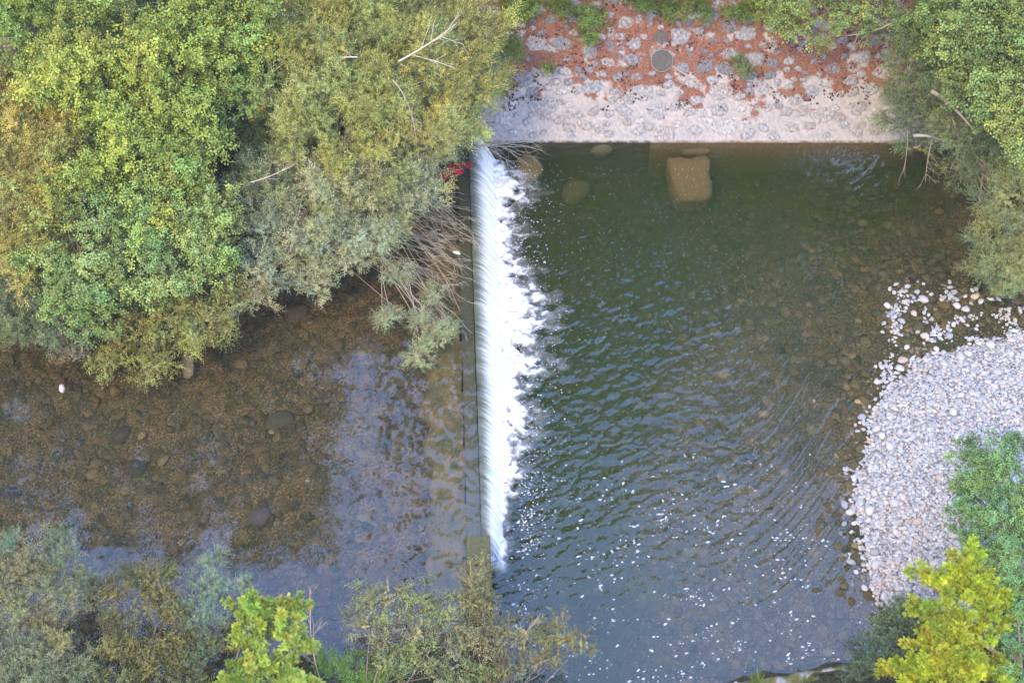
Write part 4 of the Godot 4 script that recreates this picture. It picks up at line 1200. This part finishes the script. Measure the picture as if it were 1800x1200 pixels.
	tree("yellow_ash", "bright yellow ash tree with feathery leaves by the gravel bar", "tree", Vector3(11.2, 1.2, 10.4), 0.1, [[Vector3(9.27, 3.00, 7.83), 0.5], [Vector3(8.68, 2.80, 8.12), 0.42], [Vector3(9.58, 2.80, 8.38), 0.55], [Vector3(8.85, 2.70, 8.72), 0.5], [Vector3(9.16, 2.50, 9.26), 0.55], [Vector3(8.59, 2.30, 9.42), 0.42], [Vector3(9.50, 2.30, 9.55), 0.5], [Vector3(8.91, 2.10, 9.95), 0.55], [Vector3(9.86, 2.50, 8.88), 0.4], [Vector3(8.16, 1.90, 9.73), 0.35], [Vector3(7.84, 1.80, 9.62), 0.25], [Vector3(9.98, 2.00, 9.91), 0.4], [Vector3(10.42, 2.60, 8.54), 0.35]], "ash", [Color(0.24, 0.275, 0.012), Color(0.20, 0.26, 0.014), Color(0.265, 0.275, 0.014), Color(0.17, 0.23, 0.02)], 1.25, 0.36)
	tree("dark_shrub", "dark green shrub at the tip where gravel meets the mossy wall", "bush", Vector3(9.2, 0.6, 9.2), 0.05, [[Vector3(8.34, 1.40, 8.18), 0.4], [Vector3(8.08, 1.20, 8.62), 0.4], [Vector3(8.65, 1.40, 8.58), 0.5], [Vector3(8.39, 1.10, 9.10), 0.5], [Vector3(7.78, 1.00, 8.38), 0.22], [Vector3(7.82, 1.00, 9.05), 0.35], [Vector3(7.51, 0.90, 8.73), 0.18], [Vector3(7.31, 0.90, 9.39), 0.3], [Vector3(8.95, 1.20, 9.27), 0.6]], "small", [Color(0.055, 0.105, 0.045), Color(0.07, 0.12, 0.055)], 1.8, 0.9)

# ---------------------------------------------------------------- dead wood
func build_dead_wood() -> void:
	var pale := Color(0.42, 0.375, 0.29)
	var tan := Color(0.32, 0.25, 0.15)
	bare_branch("forked pale bare branch on top of the olive willow", Vector3(-2.63, 5.90, -3.73), Vector3(-1.32, 6.30, -4.54), 0.022, pale, 2)
	bare_branch("short pale broken limb beside the forked bare branch", Vector3(-3.59, 5.90, -3.87), Vector3(-4.37, 5.80, -3.90), 0.019, pale, 1)
	bare_branch("long pale dead limb toward the wall on the olive willow", Vector3(-2.34, 5.60, -4.23), Vector3(-1.32, 5.20, -4.18), 0.019, pale, 1)
	bare_branch("thin bare stem running down the olive willow", Vector3(-2.79, 5.40, -3.63), Vector3(-2.26, 4.20, -2.76), 0.014, pale * 0.85, 2)
	bare_branch("curved bare twig above the silver willow", Vector3(-6.11, 4.00, -1.69), Vector3(-5.03, 4.20, -2.13), 0.014, pale, 1)
	bare_branch("bare twig in the dark hollow of the thicket", Vector3(-5.78, 5.80, -5.45), Vector3(-5.13, 5.80, -5.34), 0.018, pale, 0)
	bare_branch("grey branch leaning through the silver willow's crown", Vector3(-5.21, 2.90, -0.53), Vector3(-4.90, 3.60, -1.95), 0.015, pale * 0.6, 1)
	bare_branch("bare forked branch reaching over the brown water below the silver willow", Vector3(-2.88, 1.70, -0.80), Vector3(-2.17, 1.30, 0.52), 0.011, pale * 0.8, 2)
	bare_branch("fallen grey stick lying across the wall's moss line", wall_p(4.25, 2.48, 0.07), wall_p(8.1, 1.35, 0.08), 0.035, Color(0.28, 0.21, 0.17), 0)
	bare_branch("weathered trunk snag slanting from the shaded willow", Vector3(10.25, 3.90, -4.72), Vector3(11.36, 3.10, -4.18), 0.06, Color(0.27, 0.215, 0.165), 0)
	bare_branch("grey log lying at the wall's wooded end", Vector3(9.71, 2.20, -5.33), Vector3(10.74, 2.60, -5.19), 0.05, Color(0.40, 0.37, 0.36), 0)
	bare_branch("curved grey log above the shaded inlet", Vector3(10.26, 1.80, -5.19), Vector3(11.05, 2.00, -4.77), 0.055, Color(0.36, 0.33, 0.33), 0)
	bare_branch("long thin dead branch hanging into the shaded inlet", Vector3(10.93, 3.00, -4.71), Vector3(12.05, 1.00, -3.33), 0.02, pale * 0.8, 2)
	bare_branch("broken brown limb end beside the inlet willow", Vector3(11.87, 1.20, -3.89), Vector3(12.43, 1.40, -3.02), 0.04, Color(0.33, 0.24, 0.19), 1)
	bare_branch("tangle of dead twigs hanging from the curved log", Vector3(10.60, 2.20, -4.69), Vector3(10.64, 0.90, -4.44), 0.018, pale * 0.7, 2)
	bare_branch("hooked dead twig hanging beside the wall's wooded end", Vector3(10.02, 2.20, -4.98), Vector3(10.12, 0.80, -4.78), 0.014, pale * 0.7, 1)
	bare_branch("fan of dead roots in the shaded inlet", Vector3(12.55, 1.20, -3.42), Vector3(11.76, 1.60, -4.13), 0.02, pale * 0.7, 2)
	bare_branch("thin bare stems in the hazel above the moss", Vector3(9.99, 4.20, -7.18), Vector3(8.52, 3.50, -7.06), 0.016, pale * 0.8, 2)
	bare_branch("upright dry stem beside the lime ash", Vector3(-4.00, 1.30, 9.64), Vector3(-4.15, 2.40, 8.37), 0.016, Color(0.35, 0.27, 0.18), 2)
	bare_branch("upright dry stem over the weir's near end", Vector3(-0.94, 1.30, 8.40), Vector3(-0.89, 2.20, 7.32), 0.012, Color(0.35, 0.28, 0.19), 2)
	bare_branch("dry forked stem leaning over the pool from the brown bush", Vector3(-0.24, 1.10, 8.96), Vector3(0.54, 1.60, 8.35), 0.012, Color(0.33, 0.27, 0.2), 2)
	# brush caught on the crest
	var o := thing("brush_pile", "tangled pile of dry brown twigs caught above the weir crest", "brush", Vector3(-2.30, 1.00, -3.18))
	var base := o.position
	var b := MB.new()
	for k in 80:
		var p := Vector3(rng.randf_range(-4.3, -2.6), rng.randf_range(1.2, 2.0), rng.randf_range(-4.6, -1.3))
		var e := Vector3(rng.randf_range(-1.9, -0.95), rng.randf_range(0.9, 1.25), p.z + rng.randf_range(-0.3, 2.2))
		var pts := bend(p - base, e - base, rng.randf_range(0.02, 0.16), 6)
		b.tube(pts, 0.007, 0.003, jit(tan, 0.3), 4)
		for q in 3:
			fork_twigs(b, pts[rng.randi_range(2, 5)], ((e - p).normalized() + rv() * 0.7).normalized(), rng.randf_range(0.2, 0.5), 0.005, jit(pale * 0.8, 0.2), 1)
	mi("twigs", b.mesh(M.wood), o)
	o = thing("bare_bush", "bare twiggy bush reaching from the wall foot over the fall's end", "bush", Vector3(-0.74, 0.90, -5.68))
	base = o.position
	b = MB.new()
	for k in 13:
		var e: Vector3 = [Vector3(1.20, 0.50, -5.74), Vector3(0.90, 0.60, -5.89), Vector3(0.45, 0.70, -5.96), Vector3(0.00, 0.60, -5.65), Vector3(0.60, 0.40, -5.53), Vector3(-0.30, 0.70, -5.16), Vector3(0.22, 0.70, -5.72), Vector3(0.00, 0.90, -5.98), Vector3(-0.44, 0.80, -5.37), Vector3(0.37, 0.40, -5.23), Vector3(-0.15, 0.50, -4.75), Vector3(0.83, 0.60, -6.15), Vector3(-0.52, 0.60, -5.06)][k]
		var d := (e - base)
		fork_twigs(b, Vector3(rng.randf_range(-0.2, 0.2), 0, rng.randf_range(-0.1, 0.1)), d.normalized(), d.length() * 0.75, 0.009, jit(pale * 0.85, 0.15), 2)
	mi("twigs", b.mesh(M.wood), o)
	var chip := mi("driftwood_chip", stone_mesh(4, M.stone), self)
	chip.transform = Transform3D(Basis(Vector3.UP, -0.4) * Basis.from_scale(Vector3(0.11, 0.03, 0.045)), Vector3(-1.37, 0.95, -2.04))
	tag(chip, "small cream coloured wood chip afloat beside the brush pile", "driftwood")
